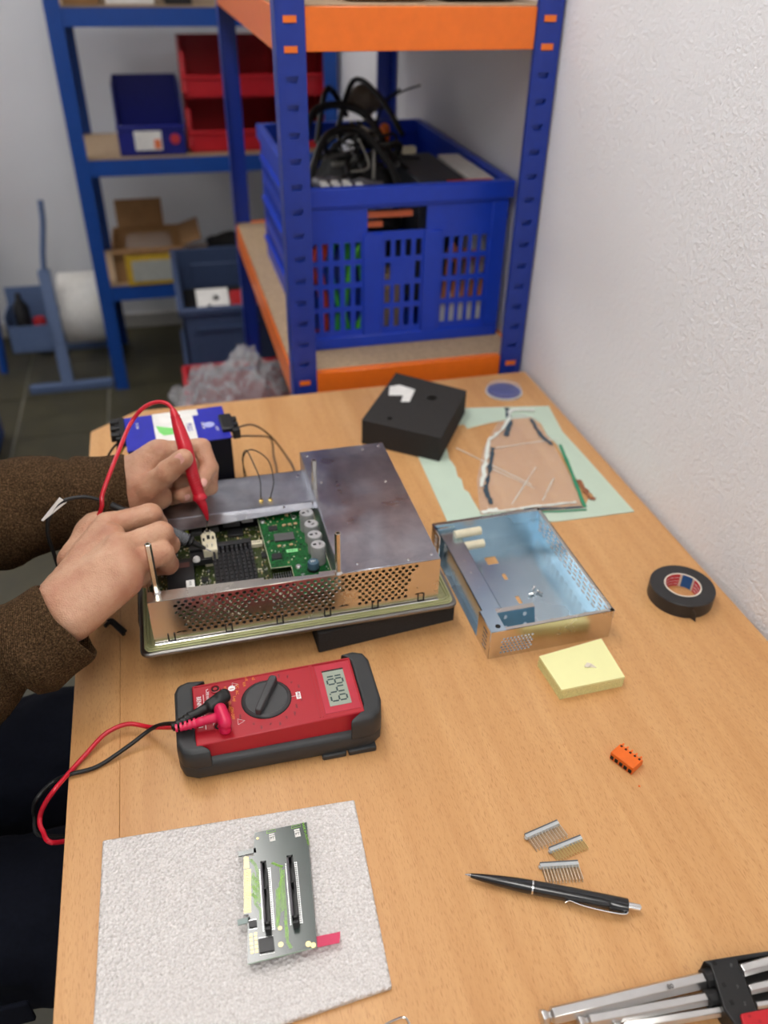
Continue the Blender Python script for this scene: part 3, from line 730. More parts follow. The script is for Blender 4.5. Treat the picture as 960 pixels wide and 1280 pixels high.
# shell: side walls lean in, top face slopes slightly
m = MB()
b = [(-.081, -.0425, .020), (.0825, -.0415, .020), (.0825, .0385, .020), (-.081, .0385, .020)]
t2 = [(-.080, -.0395, .0405), (.081, -.0375, .0455), (.081, .0365, .0455), (-.080, .0365, .0405)]
m.add(b+t2, [(0, 1, 2, 3), (4, 5, 6, 7), (0, 1, 5, 4), (1, 2, 6, 5), (2, 3, 7, 6), (3, 0, 4, 7)], TM)
obj('shell', m, METER, mm_, bevel=.0012, seg=2)
sl = (.0455-.0405)/.161
TF = TM @ frame((0, 0, .0430), (1, 0, sl), (0, 1, 0))      # on the top face, u along the meter
def face(u, v, dz=0): return TF @ Matrix.Translation((u, v, dz))
F0 = .0001
obj('panel_edge', MB().box((-.078, .0335, 0), (.0375, .0342, .0006), TF).box((.0375, -.035, 0), (.0384, .0342, .0006), TF).box((.0405, -.035, 0), (.0413, .0342, .0006), TF).box((.0405, .0334, 0), (.0795, .0342, .0008), TF), METER, mm_)
dsp = obj('display_window', MB().box((.0435, -.0325, 0), (.0785, .0315, .0005), TF), METER2, mm_, bevel=.0003)
lcd = obj('display', MB().box((.0495, -.0245, .0005), (.0710, .0220, .0008), TF), LCD, mm_)
obj('display_edge', MB().box((.0492, .0212, .0006), (.0712, .0226, .0012), TF), BLKM, mm_)
def seg7(ch, u, v, par):
    # digit upright towards +u, reading towards -v
    S = {'1': 'bc', '8': 'abcdefg', '4': 'bcfg', '9': 'abcdfg'}[ch]; H = .0078; W = .0068; w2 = .0008; m = MB()
    R = {'a': (2*H, 0, 'h'), 'g': (H, 0, 'h'), 'd': (0, 0, 'h'), 'f': (H, 0, 'v'), 'b': (H, W, 'v'), 'e': (0, 0, 'v'), 'c': (0, W, 'v')}
    for s in S:
        a, bb, o = R[s]
        if o == 'h': m.box((u+a-w2, v-W+.0009, 0), (u+a+w2, v-.0009, .0002), TF @ Matrix.Translation((0, 0, .0008)))
        else: m.box((u+a+.0009, v-bb-w2, 0), (u+a+H-.0009, v-bb+w2, .0002), TF @ Matrix.Translation((0, 0, .0008)))
    obj('digit', m, LCDK, par)
for ch, v in (('1', .0205), ('8', .0100), ('4', -.0005), ('9', -.0120)): seg7(ch, .0525, v, lcd)
obj('decimal_point', MB().box((.0517, -.0100, .0008), (.0532, -.0086, .0010), TF), LCDK, lcd)
DX, DY = -.0095, .0010
d_ = obj('dial', MB().lathe([(.0238, 0), (.0238, .0004), (.0225, .0022), (.0212, .0028), (.0205, .0020), (.001, .0018)], 48, face(DX, DY, 0)), DIAL, mm_, smooth=True)
obj('dial_groove', MB().lathe([(.0248, 0), (.0248, .0002)], 40, face(DX, DY, 0)), HOLE, mm_)
m = MB(); m.prism([(-.0225, -.0028), (.0215, -.0042), (.0235, -.002), (.0235, .002), (.0215, .0042), (-.0225, .0028)], 0, .0085, face(DX, DY, .0015) @ Matrix.Rotation(math.radians(63), 4, 'Z'))
obj('dial_knob', m, DIAL, d_, bevel=.0014, seg=3)
Rn = lambda u, v, ang=-90: TF @ Matrix.Translation((u, v, F0)) @ Matrix.Rotation(math.radians(ang), 4, 'Z')
text('brand_print', 'BENNING MM7-1', .0062, Rn(-.0745, .0005), WHITE, mm_, sx=.86)
obj('print_rule', MB().box((-.0700, -.022, 0), (-.0695, .022, .0002), TF), WHITE, mm_)
for a, t_ in ((115, 'V~'), (100, 'mV'), (85, 'V='), (70, '\u03a9 \u25b8'), (55, 'nF')): pass
for k, (a, s_) in enumerate(((150, 'AC'), (138, 'DC'), (165, 'Logi'), (180, 'Hz AC'), (128, 'V/A'), (118, 'mV'), (108, 'nS'), (196, 'ON-OFF'))):
    r_ = .0315+.004*(k % 2); u, v = DX+r_*math.cos(math.radians(a)), DY+r_*math.sin(math.radians(a))
    text('range_print', s_, .0042, Rn(u, v), YEL, mm_)
for k in range(16):
    a = -150+15*k; r_ = .0315+.003*(k % 2)
    if -68 < a < 90 or a < -68:
        u, v = DX+r_*math.cos(math.radians(a)), DY+r_*math.sin(math.radians(a))
        if u < .034 and -.036 < v < .033: text('range_print', ['200m', '2', '20', '200', '2k', '20k', '2M', '20m', '1000', '10', 'OFF', '750', '2n', '20u', '200u', '2m'][k], .0030, Rn(u, v), GREYP, mm_)
text('warning_print', '\u26a0' if False else 'CAT II', .0035, Rn(.0215, -.002), WHITE, mm_)
obj('print_box', MB().box((.0195, -.0065, 0), (.0240, .0025, .00012), TF), WHITE, mm_)
text('box_print', 'HLD', .0032, Rn(.0218, -.002) @ Matrix.Translation((0, 0, .0002)), METER, mm_)
obj('print_rule', MB().box((.0148, -.0022, 0), (.0190, -.0019, .0002), TF), WHITE, mm_)
def tri(u, v, s):
    m = MB(); q = [(u-s*.5, v-s*.5, .0001), (u-s*.5, v+s*.5, .0001), (u+s*.45, v, .0001)]
    q = [TF @ Vector(x) for x in q]; m.tube(q+[q[0]], .00025, 4, smooth=False); obj('warning_triangle', m, WHITE, mm_)
tri(-.0545, .0135, .0055); tri(-.0360, -.0205, .007); tri(-.0375, .0275, .006)
obj('symbol_print', MB().lathe([(.0036, 0), (.0036, .0002)], 14, face(-.0415, .0235)), WHITE, mm_); obj('symbol_print', MB().box((-.0435, .0225, .0002), (-.0395, .0232, .0004), TF), METER, mm_)
for i, (u, v, s_) in enumerate(((-.0480, .0250, '10A'), (-.0485, .0090, 'mA,uA'), (-.0480, -.0130, '0.4'), (-.0485, -.027, 'V\u03a9'))):
    text('socket_print', s_, .0036, Rn(u, v), YEL if i < 2 else WHITE, mm_)
for i, v in enumerate((.0260, .0110, -.0040, -.0220)):
    sk = obj('socket', MB().lathe([(.0052, 0), (.0052, .0014), (.0042, .0016), (.0038, .0006)], 24, face(-.0575, v)), METER, mm_, smooth=True)
    obj('socket_hole', MB().lathe([(.0040, 0), (.0040, .0008)], 20, face(-.0575, v)), HOLE, sk); obj('socket_pin', MB().lathe([(.0022, 0), (.0020, .0014)], 14, face(-.0575, v)), RED2, sk)
text('range_print', '20A max', .0028, Rn(-.0650, .020), WHITE, mm_); text('range_print', '500V', .0028, Rn(-.0620, -.018), WHITE, mm_)
m = MB(); q = [TF @ Vector(x) for x in ((-.0665, .0275, .0002), (-.0665, .012, .0002), (-.066, .0115, .0002))]; m.tube(q, .00025, 4, smooth=False)
q = [TF @ Vector(x) for x in ((-.0665, .0275, .0002), (-.0645, .0282, .0002))]; m.tube(q, .00025, 4, smooth=False); obj('print_bracket', m, WHITE, mm_)
for v in (.009,): obj('side_ridge', MB().box((-.035, -.0412, .026), (.02, -.0402, .0262), TM), METER, mm_)

# ------------------------------------------------------------ test leads
kp = TF @ Vector((-.0560, -.0020, .004)); rp = TF @ Vector((-.0560, -.0200, .004))
lb_ = thing('test_lead', 'black test lead from the multimeter to the probe in the near hand', 'cable', (kp.x, kp.y, kp.z-.004), 0)
m = MB(); m.capsule(kp+Vector((.004, .004, -.002)), kp+Vector((.003, .003, .010)), .0060, .0060); m.capsule(kp+Vector((.007, .007, .0095)), kp+Vector((-.008, -.001, .0080)), .0056, .0052); m.capsule(kp+Vector((.008, .003, .0095)), kp+Vector((-.006, -.005, .0080)), .0050, .0050)
m.chain([(*(kp+Vector((-.008, -.002, .0065))), .0050), (*(kp+Vector((-.026, -.009, .005))), .0044), (*(kp+Vector((-.042, -.016, .003))), .0032)])
organic('plug', m, BLKC, lb_, .0008, 1, k=.0015)
kend = kp+Vector((-.036, -.0135, .0035))
m = MB()
for i in range(5):
    a = kp+Vector((-.026-.004*i, -.009-.0017*i, .0050-.0005*i)); m.cyl(a, a+Vector((-.002, -.0008, 0)), .0052-.0003*i, 12)
obj('strain_relief', m, BLKC, lb_, smooth=True)
K = [kend, Vector((-0.0726, 0.5679, 0.0200)), Vector((-0.1011, 0.5599, 0.0080)), Vector((-0.1302, 0.5468, 0.0030)), Vector((-0.1546, 0.5427, 0.0040)), Vector((-0.1720, 0.5434, -0.0034)), Vector((-0.1860, 0.5276, -0.0043)), Vector((-0.1950, 0.5349, -0.0365)), Vector((-0.1900, 0.5256, -0.0571)), Vector((-.135, .56, -.10)), Vector((-.120, .66, -.07)), Vector((-.145, .745, -.055)), Vector((-.168, .76, -.01)), Vector((-.160, .755, .05)), Vector((-0.1632, 0.7650, 0.0920)), Vector((-0.1652, 0.7700, 0.1239)), Vector((-0.1597, 0.7750, 0.1439)), Vector((-0.1443, 0.7800, 0.1569)), Vector((-0.1221, 0.7820, 0.1583)), Vector((-0.1042, 0.7800, 0.1516))]
obj('cable', MB().tube(K, .0021, 10), BLKC, lb_, smooth=True)
ta = Vector((-0.1432, 0.7800, 0.1588)); tb_ = Vector((-0.1684, 0.7720, 0.1401))
obj('lead_tag', MB().add([ta+Vector((-.003, 0, .004)), ta+Vector((.003, 0, -.003)), tb_+Vector((.002, 0, .001)), tb_+Vector((0, 0, .002)), ta+Vector((-.003, -.001, .004)), ta+Vector((.003, -.001, -.003)), tb_+Vector((.002, -.001, .001)), tb_+Vector((0, -.001, .002))], [(0, 1, 2, 3), (4, 5, 6, 7), (0, 1, 5, 4), (1, 2, 6, 5), (2, 3, 7, 6), (3, 0, 4, 7)]), LABELW, lb_)
tipb = Vector((.0020, .7450, .0845)); dirb = (Vector((-0.0966, 0.7773, 0.1470))-Vector((0.0046, 0.7497, 0.0845))).normalized()
tipb = Vector((0.0046, 0.7497, 0.0845))
def along(o, d, pr, n=20):
    return MB().lathe(pr, n, Matrix.Translation(o) @ d.to_track_quat('Z', 'Y').to_matrix().to_4x4())
Lb = (Vector((-0.0966, 0.7773, 0.1470))-tipb).length
obj('probe_body', along(tipb, dirb, [(.0016, .009), (.0022, .011), (.0036, .023), (.0046, .025), (.0068, .0262), (.0068, .0290), (.0050, .0300), (.0058, .036), (.0060, Lb-.02), (.0042, Lb-.012), (.0040, Lb)]), BLKC, lb_, smooth=True)
pr = []
for k in range(14): pr += [(.0066, .0310+.0022*k), (.0073, .0315+.0022*k), (.0073, .0324+.0022*k), (.0066, .0329+.0022*k)]
obj('probe_grip', along(tipb, dirb, pr), GREYC, lb_, smooth=True, angle=20)
obj('probe_tip', along(tipb, dirb, [(.0002, 0), (.0008, .003), (.0009, .013)], 10), CHROME, lb_, smooth=True)

lr = thing('test_lead', 'red test lead from the multimeter to the probe in the far hand', 'cable', (rp.x, rp.y, rp.z-.004), 0)
m = MB(); m.capsule(rp+Vector((.004, -.008, -.001)), rp+Vector((.004, -.006, .010)), .0060, .0060); m.capsule(rp+Vector((.002, .005, .012)), rp+Vector((.005, -.010, .010)), .0060, .0062)
m.chain([(*(rp+Vector((.002, -.002, .010))), .0046), (*(rp+Vector((-.018, -.001, .007))), .0040), (*(rp+Vector((-.034, -.002, .004))), .0028)])
organic('plug', m, REDP, lr, .0008, 1, k=.0015)
m = MB()
for i in range(5):
    a = rp+Vector((-.022-.0042*i, -.001, .006-.0005*i)); m.cyl(a, a+Vector((-.0022, 0, 0)), .0050-.0003*i, 12)
obj('strain_relief', m, REDP, lr, smooth=True)
K = [rp+Vector((-.032, -.002, .004)), Vector((-0.0771, 0.5731, 0.0140)), Vector((-0.1004, 0.5847, 0.0120)), Vector((-0.1221, 0.5794, 0.0100)), Vector((-0.1404, 0.5623, 0.0060)), Vector((-0.1534, 0.5480, 0.0040)), Vector((-0.1660, 0.5277, 0.0071)), Vector((-0.1780, 0.5218, -0.0051)), Vector((-0.1850, 0.5187, -0.0192)), Vector((-0.1830, 0.5075, -0.0237)), Vector((-0.1700, 0.4952, -0.0291)), Vector((-.130, .56, -.10)), Vector((-.11, .66, -.08)), Vector((-.14, .775, -.06)), Vector((-.172, .80, -.01)), Vector((-.160, .80, .060)), Vector((-0.1103, 0.7700, 0.1393)), Vector((-0.1021, 0.7750, 0.1630)), Vector((-0.0912, 0.7920, 0.1794)), Vector((-0.0798, 0.8250, 0.1887)), Vector((-0.0671, 0.8620, 0.1972)), Vector((-0.0513, 0.8640, 0.2138)), Vector((-0.0361, 0.8620, 0.2213)), Vector((-0.0240, 0.8580, 0.2209)), Vector((-0.0179, 0.8520, 0.2152))]
obj('cable', MB().tube(K, .0023, 10), REDC, lr, smooth=True)
tipr = Vector((0.0021, 0.7880, 0.0818)); tipr = Vector((cx-.001, cy+.014, .0845))
top_ = Vector((-0.0188, 0.8520, 0.2153))
mid_ = Vector((-0.0013, 0.8000, 0.1265))
m = MB()
def lathe_path(m, pts, n=20):
    m.tube([p for p, r in pts], [r for p, r in pts], n)
P2 = Vector((0.0018, 0.7930, 0.1014)); d2 = (P2-tipr).normalized()
pts = [((0.0038, 0.7925, 0.0992), .0013), ((0.0030, 0.7940, 0.1074), .0030), ((0.0011, 0.7960, 0.1176), .0048), ((-0.0009, 0.7980, 0.1233), .0056), ((-0.0011, 0.7990, 0.1249), .0082), ((-0.0016, 0.8000, 0.1277), .0082), ((-0.0018, 0.8010, 0.1293), .0060), ((-0.0052, 0.8060, 0.1441), .0062), ((-0.0070, 0.8140, 0.1621), .0072), ((-0.0102, 0.8240, 0.1821), .0084), ((-0.0138, 0.8360, 0.1976), .0070), ((-0.0163, 0.8450, 0.2095), .0050), ((-0.0183, 0.8520, 0.2152), .0032)]
m.tube([p for p, r in pts], [r for p, r in pts], 20)
obj('probe_body', m, REDC, lr, smooth=True, angle=60)
m = MB()
for k in range(9):
    u = k/8; a = Vector((-0.0021, 0.8015, 0.1301)).lerp(Vector((-0.0058, 0.8090, 0.1521)), u); b_ = a+(Vector((-0.0058, 0.8090, 0.1521))-Vector((-0.0021, 0.8015, 0.1301))).normalized()*.0012
    m.cyl(a, b_, .0070, 16)
obj('probe_grip', m, REDC, lr, smooth=True, angle=30); m = MB()
for k in range(5):
    u = k/4; a = Vector((-0.0162, 0.8455, 0.2102)).lerp(Vector((-0.0135, 0.8355, 0.1968)), u); b_ = a+(Vector((-0.0135, 0.8355, 0.1968))-Vector((-0.0162, 0.8455, 0.2102))).normalized()*.0012
    m.cyl(a, b_, .0056+.0014*u, 16)
obj('probe_boot', m, REDC, lr, smooth=True, angle=30)
a = Vector((0.0038, 0.7925, 0.0992)); obj('probe_tip', MB().cyl(tipr, a, .0008, 8), CHROME, lr, smooth=True)

# ------------------------------------------------------------ packing foam sheet and riser card
m = MB(); m.prism([(-0.1236, 0.4630, 0.0060)[:2], (0.1003, 0.4503, 0.0060)[:2], (0.0915, 0.2831, 0.0060)[:2], (-.1290, .270), (-.1262, .34)], 0, .006)
tag(obj('foam_sheet', m, EPE, bevel=.0015), 'white packing foam sheet under the small circuit card', 'packing foam')
Z = .0150; o = Vector((-0.0128, 0.3219, 0.0150)); ux = Vector((0.0413, 0.3218, 0.0150))-o; uy = Vector((0.0064, 0.4320, 0.0150))-o
rc = thing('riser_card', 'green riser circuit card with two black slots, propped on the white packing foam', 'circuit board', (o.x+.03, o.y+.055, .006), 0)
P = [(0.0064, 0.4320, 0.0150), (0.0526, 0.4313, 0.0150), (0.0413, 0.3218, 0.0150), (-0.0128, 0.3219, 0.0150), (-0.0087, 0.3553, 0.0150), (-0.0072, 0.3603, 0.0150), (-0.0112, 0.3610, 0.0150), (-0.0056, 0.4115, 0.0150), (0.0029, 0.4102, 0.0150)]
obj('board', MB().prism([p[:2] for p in P], .0136, .0150), RISER, rc)
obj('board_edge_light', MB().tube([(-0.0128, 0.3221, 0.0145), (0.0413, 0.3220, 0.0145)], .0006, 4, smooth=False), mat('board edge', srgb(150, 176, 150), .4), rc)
obj('edge_contact', MB().prism([(-0.0053, 0.4110, 0.0151)[:2], (-0.0014, 0.4108, 0.0151)[:2], (-0.0020, 0.4000, 0.0151)[:2], (-0.0065, 0.4004, 0.0151)[:2]], .0150, .0152), PALEGOLD, rc)
for k in range(26):
    y0 = 1087.5+k*2.12
    a, b = (-0.0067, 0.3997, 0.0151), (-0.0065, 0.3608, 0.0151)
ya = Vector((-0.0066, 0.3993, 0.0151)); yb = Vector((-0.0109, 0.3615, 0.0151)); xa = (Vector((-0.0008, 0.3990, 0.0151))-ya)
for k in range(26):
    q = ya.lerp(yb, k/26); q2 = ya.lerp(yb, (k+.62)/26)
    obj('edge_contact', MB().prism([tuple(q.xy), tuple((q+xa).xy), tuple((q2+xa).xy), tuple(q2.xy)], .0150, .0152), PALEGOLD, rc)
for a, b, mm in (((-0.0097, 0.4152, 0.0150), (0.0056, 0.4149, 0.0150), RISER), ((-0.0166, 0.3560, 0.0150), (-0.0064, 0.3564, 0.0150), mat('grey green tab', srgb(120, 138, 134), .3))):
    obj('card_tab', MB().box((a[0], a[1]-.0022, .0136), (b[0], a[1]+.0022, .0150)), mm, rc)
SL = ((Vector((0.0090, 0.3968, 0.0262)), Vector((0.0138, 0.3962, 0.0262)), Vector((0.0037, 0.3432, 0.0262)), Vector((0.0083, 0.3431, 0.0262))),
      (Vector((0.0301, 0.3967, 0.0262)), Vector((0.0357, 0.3960, 0.0262)), Vector((0.0255, 0.3430, 0.0262)), Vector((0.0302, 0.3429, 0.0262))))
for a, b, c, d in SL:
    ax = (b-a+d-c)/2; ay = (a-c); T = frame((c.x, c.y, .0150), (ax.x, ax.y, 0), (ay.x, ay.y, 0)); W_ = ax.xy.length; L_ = ay.xy.length
    s_ = obj('slot_connector', MB().box((0, 0, 0), (W_*.28, L_, .0112), T).box((W_*.76, 0, 0), (W_, L_, .0112), T).box((0, 0, 0), (W_, .0016, .0112), T).box((0, L_-.0016, 0), (W_, L_, .0112), T).box((0, L_*.545, 0), (W_, L_*.56, .0112), T).box((0, 0, 0), (W_, L_, .002), T), BLK, rc)
    m = MB()
    for k in range(58):
        v = .002+(L_-.004)*k/58
        m.box((-.0002, v, .0102), (W_*.26, v+.00045, .0114), T)
    obj('contact_row', m, mat('slot contact grey', srgb(104, 98, 108), .4), s_)
    obj('slot_foot', MB().box((.0006, -.0030, 0), (W_-.0003, 0, .0085), T), BLK, s_)
    m = MB(); r = random.Random(3)
    for k in range(30):
        v = L_*k/30+.001
        for u in (-.0014, W_+.0012, W_+.0026): m.box((u-.0004, v-.0005, 0), (u+.0004, v+.0005, .0003), T)
    tag(obj('solder_joint', m, SOLDER, rc), kind='stuff')
r = random.Random(4); m = MB()
def on_card(x, y, z=.0152): return None
for pts in (((-0.0008, 0.4072, 0.0151), (0.0025, 0.4012, 0.0151), (0.0035, 0.3935, 0.0151), (0.0019, 0.3809, 0.0151)), ((-0.0014, 0.3918, 0.0151), (-0.0013, 0.3817, 0.0151), (-0.0017, 0.3678, 0.0151), (0.0014, 0.3615, 0.0151), (0.0009, 0.3535, 0.0151)), ((-0.0004, 0.3945, 0.0151), (0.0008, 0.3826, 0.0151), (-0.0003, 0.3688, 0.0151)),
            ((0.0004, 0.3899, 0.0151), (0.0034, 0.3819, 0.0151), (0.0014, 0.3670, 0.0151)), ((-0.0024, 0.3834, 0.0151), (0.0014, 0.3768, 0.0151)), ((-0.0039, 0.3767, 0.0151), (0.0001, 0.3715, 0.0151)),
            ((0.0165, 0.3999, 0.0151), (0.0202, 0.3968, 0.0151), (0.0245, 0.3942, 0.0151)), ((0.0231, 0.3938, 0.0151), (0.0211, 0.3761, 0.0151), (0.0186, 0.3558, 0.0151)), ((0.0247, 0.3912, 0.0151), (0.0225, 0.3743, 0.0151), (0.0211, 0.3552, 0.0151), (0.0186, 0.3347, 0.0151)), ((0.0185, 0.3767, 0.0151), (0.0162, 0.3565, 0.0151), (0.0130, 0.3439, 0.0151)),
            ((0.0233, 0.3864, 0.0151), (0.0203, 0.3799, 0.0151), (0.0183, 0.3662, 0.0151)), ((0.0195, 0.3489, 0.0151), (0.0199, 0.3389, 0.0151), (0.0186, 0.3308, 0.0151), (0.0208, 0.3252, 0.0151)), ((0.0171, 0.3757, 0.0151), (0.0151, 0.3601, 0.0151), (0.0126, 0.3453, 0.0151))):
    for dx in (0, .0008, .0016): m.tube([Vector(p)+Vector((dx, dx*.4, 0)) for p in pts], .00026, 4, smooth=False)
tag(obj('trace', m, TRACE, rc), kind='stuff')
for (p, w_, d, mm) in (((0.0032, 0.3323, 0.0160), .0118, .0112, CHIPB), ((-0.0050, 0.3512, 0.0160), .0062, .0056, CHIPB)):
    chip('chip', p[0], p[1], w_, d, .0150, .0018, mm, rc, -.06, 8)
for i in range(2):
    for j in range(5):
        p = (Vector((-0.0076, 0.3431, 0.0152))).lerp(Vector((-0.0083, 0.3299, 0.0152)), j/4)+Vector((.0036*i, 0, 0)); obj('test_pad', MB().box((p.x-.0011, p.y-.0012, .0150), (p.x+.0011, p.y+.0012, .0153)), PALEGOLD, rc)
for p, rr in (((0.0350, 0.3254, 0.0152), .0016), ((0.0385, 0.3236, 0.0152), .0015), ((0.0141, 0.3303, 0.0152), .0014), ((0.0154, 0.3432, 0.0152), .0012), ((0.0084, 0.4258, 0.0152), .0008)):
    obj('mounting_hole', MB().lathe([(rr*1.4, .0150), (rr*1.4, .0153), (rr*.8, .0153), (rr*.8, .01505)], 14, Matrix.Translation((p[0], p[1], 0))), PALEGOLD, rc)
for q in ((340, 1042), (372, 1037)): pass
for p in ((0.0208, 0.4247, 0.0152), (0.0428, 0.4236, 0.0152)):
    obj('print_block', MB().box((p[0]-.0024, p[1]+.0016, .0150), (p[0]+.0024, p[1]+.0030, .0152)), LABELW, rc); obj('print_block', MB().box((p[0]-.0024, p[1]-.0046, .0150), (p[0]+.0024, p[1]+.0010, .0152)), LABELW, rc)
    text('marking', 'PT', .0036, Matrix.Translation((p[0], p[1]-.0018, .01525)), BLKM, rc)
text('marking', 'MADE IN AUSTRIA', .0028, frame((0.0497, 0.4203, 0.0153), (.05, -1, 0), (1, .05, 0)), TRACE, rc)
for p in ((0.0208, 0.4300, 0.0151), (0.0427, 0.4294, 0.0151)): obj('trace_frame', MB().tube([(p[0]-.004, p[1]-.0012, .0151), (p[0]+.004, p[1]-.0010, .0151), (p[0]+.004, p[1]+.0012, .0151), (p[0]-.004, p[1]+.0010, .0151), (p[0]-.004, p[1]-.0012, .0151)], .0002, 4, smooth=False), TRACE, rc)
for p in ((0.0115, 0.4084, 0.0145), (0.0383, 0.3794, 0.0145), (0.0105, 0.3319, 0.0145), (0.0325, 0.3460, 0.0145)): obj('underside_part', MB().box((p[0]-.003, p[1]-.003, .006), (p[0]+.003, p[1]+.003, .0136)), CHIPB, rc)
a, b, c, d = (0.0433, 0.3314, 0.0120), (0.0615, 0.3301, 0.0120), (0.0590, 0.3217, 0.0120), (0.0417, 0.3228, 0.0120)
T_ = MB().prism([(a[0]-.012, a[1]), b[:2], c[:2], (d[0]-.012, d[1])], .0124, .0127)
obj('tape_tab', T_, PINK, rc)['label'] = 'pink tape tab'

# ------------------------------------------------------------ pen
pa, pb_ = Vector((0.1752, 0.3555, 0.0050)), Vector((0.3071, 0.2922, 0.0050)); pa.z = pb_.z = .0062; dp = (pb_-pa).normalized(); LP = (pb_-pa).length
pen = thing('ballpoint_pen', 'black ballpoint pen with a chrome clip and button, lying on the bench', 'pen', (.24, .324, 0), 0)
obj('barrel', along(pa, dp, [(.0018, .005), (.0030, .014), (.0045, .030), (.0055, .045), (.0058, .0565)], 28), PENB, pen, smooth=True)
obj('barrel_ring', along(pa, dp, [(.0060, .0565), (.0060, .0578)], 28), CHROME, pen, smooth=True)
obj('upper_barrel', along(pa, dp, [(.0058, .0578), (.0060, .090), (.0058, .115), (.0056, LP-.0115), (.0052, LP-.0108), (.002, LP-.0105)], 28), PENB, pen, smooth=True)
obj('tip', along(pa, dp, [(.0003, 0), (.0008, .0015), (.0018, .0052)], 16), CHROME, pen, smooth=True)
obj('button', along(pa, dp, [(.0030, LP-.011), (.0030, LP-.001), (.0022, LP)], 20), CHROME, pen, smooth=True)
sd = dp.cross(Vector((0, 0, 1)))
cp = [pa+dp*u+sd*s+Vector((0, 0, z)) for u, s, z in ((LP-.012, .0052, .001), (LP-.014, .0085, .001), (LP-.028, .0092, .001), (.098, .0080, .001), (.089, .0062, .0012), (.0865, .0068, .001), (.0845, .0080, .0006))]
obj('clip', MB().tube(cp, [.0016, .0017, .0016, .0014, .0012, .0012, .001], 8, flat=.5), CHROME, pen, smooth=True)
obj('clip_mount', along(pa+sd*.0015, dp, [(.0050, LP-.026), (.0055, LP-.024), (.0055, LP-.0108)], 16), PENB, pen, smooth=True)

# ------------------------------------------------------------ three pin strips
def pin_strip(a, b, pa_, n, label, m_):
    a, b, e = Vector(a), Vector(b), Vector(pa_); L_ = (b-a).xy.length; T = frame((a.x, a.y, 0), (b.x-a.x, b.y-a.y, 0), (a.x-e.x, a.y-e.y, 0))
    s_ = thing('pin_strip', label, 'connector', ((a.x+b.x)/2, (a.y+b.y)/2, 0), 0, 'loose pin strips above the pen')
    obj('strip_body', MB().box((0, -.0018, .0008), (L_, .0016, .0052), T).box((-.0004, -.0022, .0012), (L_+.0004, -.0010, .0040), T), mat('grey strip plastic', srgb(186, 190, 192), .4), s_, bevel=.0004)
    obj('strip_rib', MB().box((.0002, .0016, .0030), (L_-.0002, .0024, .0056), T), mat('dark strip plastic', srgb(96, 100, 104), .45), s_)
    obj('end_latch', MB().cyl(T @ Vector((-.0012, -.0004, .0026)), T @ Vector((.0002, -.0004, .0026)), .0014, 8), SOLDER, s_)
    ln = abs((T.inverted() @ Vector((e.x, e.y, 0))).y)
    for k in range(n):
        u = .0013+(L_-.0026)*k/(n-1)
        obj('pin', MB().cyl(T @ Vector((u, -.0018, .0024)), T @ Vector((u+.0014, -.0018-ln, .0009)), .00055, 6), m_, s_)
        obj('pin', MB().cyl(T @ Vector((u+.0006, -.0016, .0046)), T @ Vector((u+.0018, -.0016-ln*.94, .0030)), .00045, 6), m_, s_)
pin_strip((0.2403, 0.3774, 0.0040), (0.2749, 0.3837, 0.0040), (0.2438, 0.3648, 0.0010), 11, 'grey pin strip with silver pins, the farthest of the three above the pen', mat('silver pin', (.78, .72, .60), .25, 1))
pin_strip((0.2557, 0.3599, 0.0040), (0.2887, 0.3646, 0.0040), (0.2575, 0.3512, 0.0010), 12, 'grey pin strip with golden pins, the middle of the three above the pen', PALEGOLD)
pin_strip((0.2417, 0.3486, 0.0040), (0.2751, 0.3426, 0.0040), (0.2399, 0.3351, 0.0010), 12, 'grey pin strip with small print, the nearest one to the pen', mat('silver pin', (.78, .72, .60), .25, 1))

# ------------------------------------------------------------ orange terminal plug
a = Vector((0.3547, 0.4394, 0.0090)); b = Vector((0.3664, 0.4163, 0.0090)); c = Vector((0.3745, 0.4505, 0.0090))
T = frame((a.x, a.y, 0), (b.x-a.x, b.y-a.y, 0), (c.x-a.x, c.y-a.y, 0))
tp = thing('terminal_plug', 'small orange five way terminal plug on the bench below the note pad', 'connector', (.372, .434, 0), 0)
L_ = (b-a).xy.length; W_ = .0165
obj('plug_body', MB().prism([(0, .0005), (L_, .0005), (L_, W_), (0, W_)], 0, .0098, T).box((0, W_-.0005, 0), (L_, W_+.0022, .0070), T), ORG, tp, bevel=.0006)
for k in range(5):
    u = L_*(k+.5)/5
    obj('wire_opening', MB().box((u-.0017, -.0003, .0018), (u+.0017, .0009, .0060), T), HOLE, tp, bevel=.0004)
    obj('release_notch', MB().box((u-.0010, W_-.0032, .0094), (u+.0012, W_-.0012, .0100), T), HOLE, tp)
    obj('plug_rib', MB().box((u-.0008, W_-.0007, .0096), (u+.0008, W_+.0020, .0106), T), ORG, tp)
tag(obj('plastic_crumb', MB().lathe([(.0008, 0), (.0012, .0005), (.0004, .001)], 6, Matrix.Translation((0.3680, 0.4032, 0.0000))), ORG), 'tiny orange crumb on the bench below the terminal plug', 'crumb')

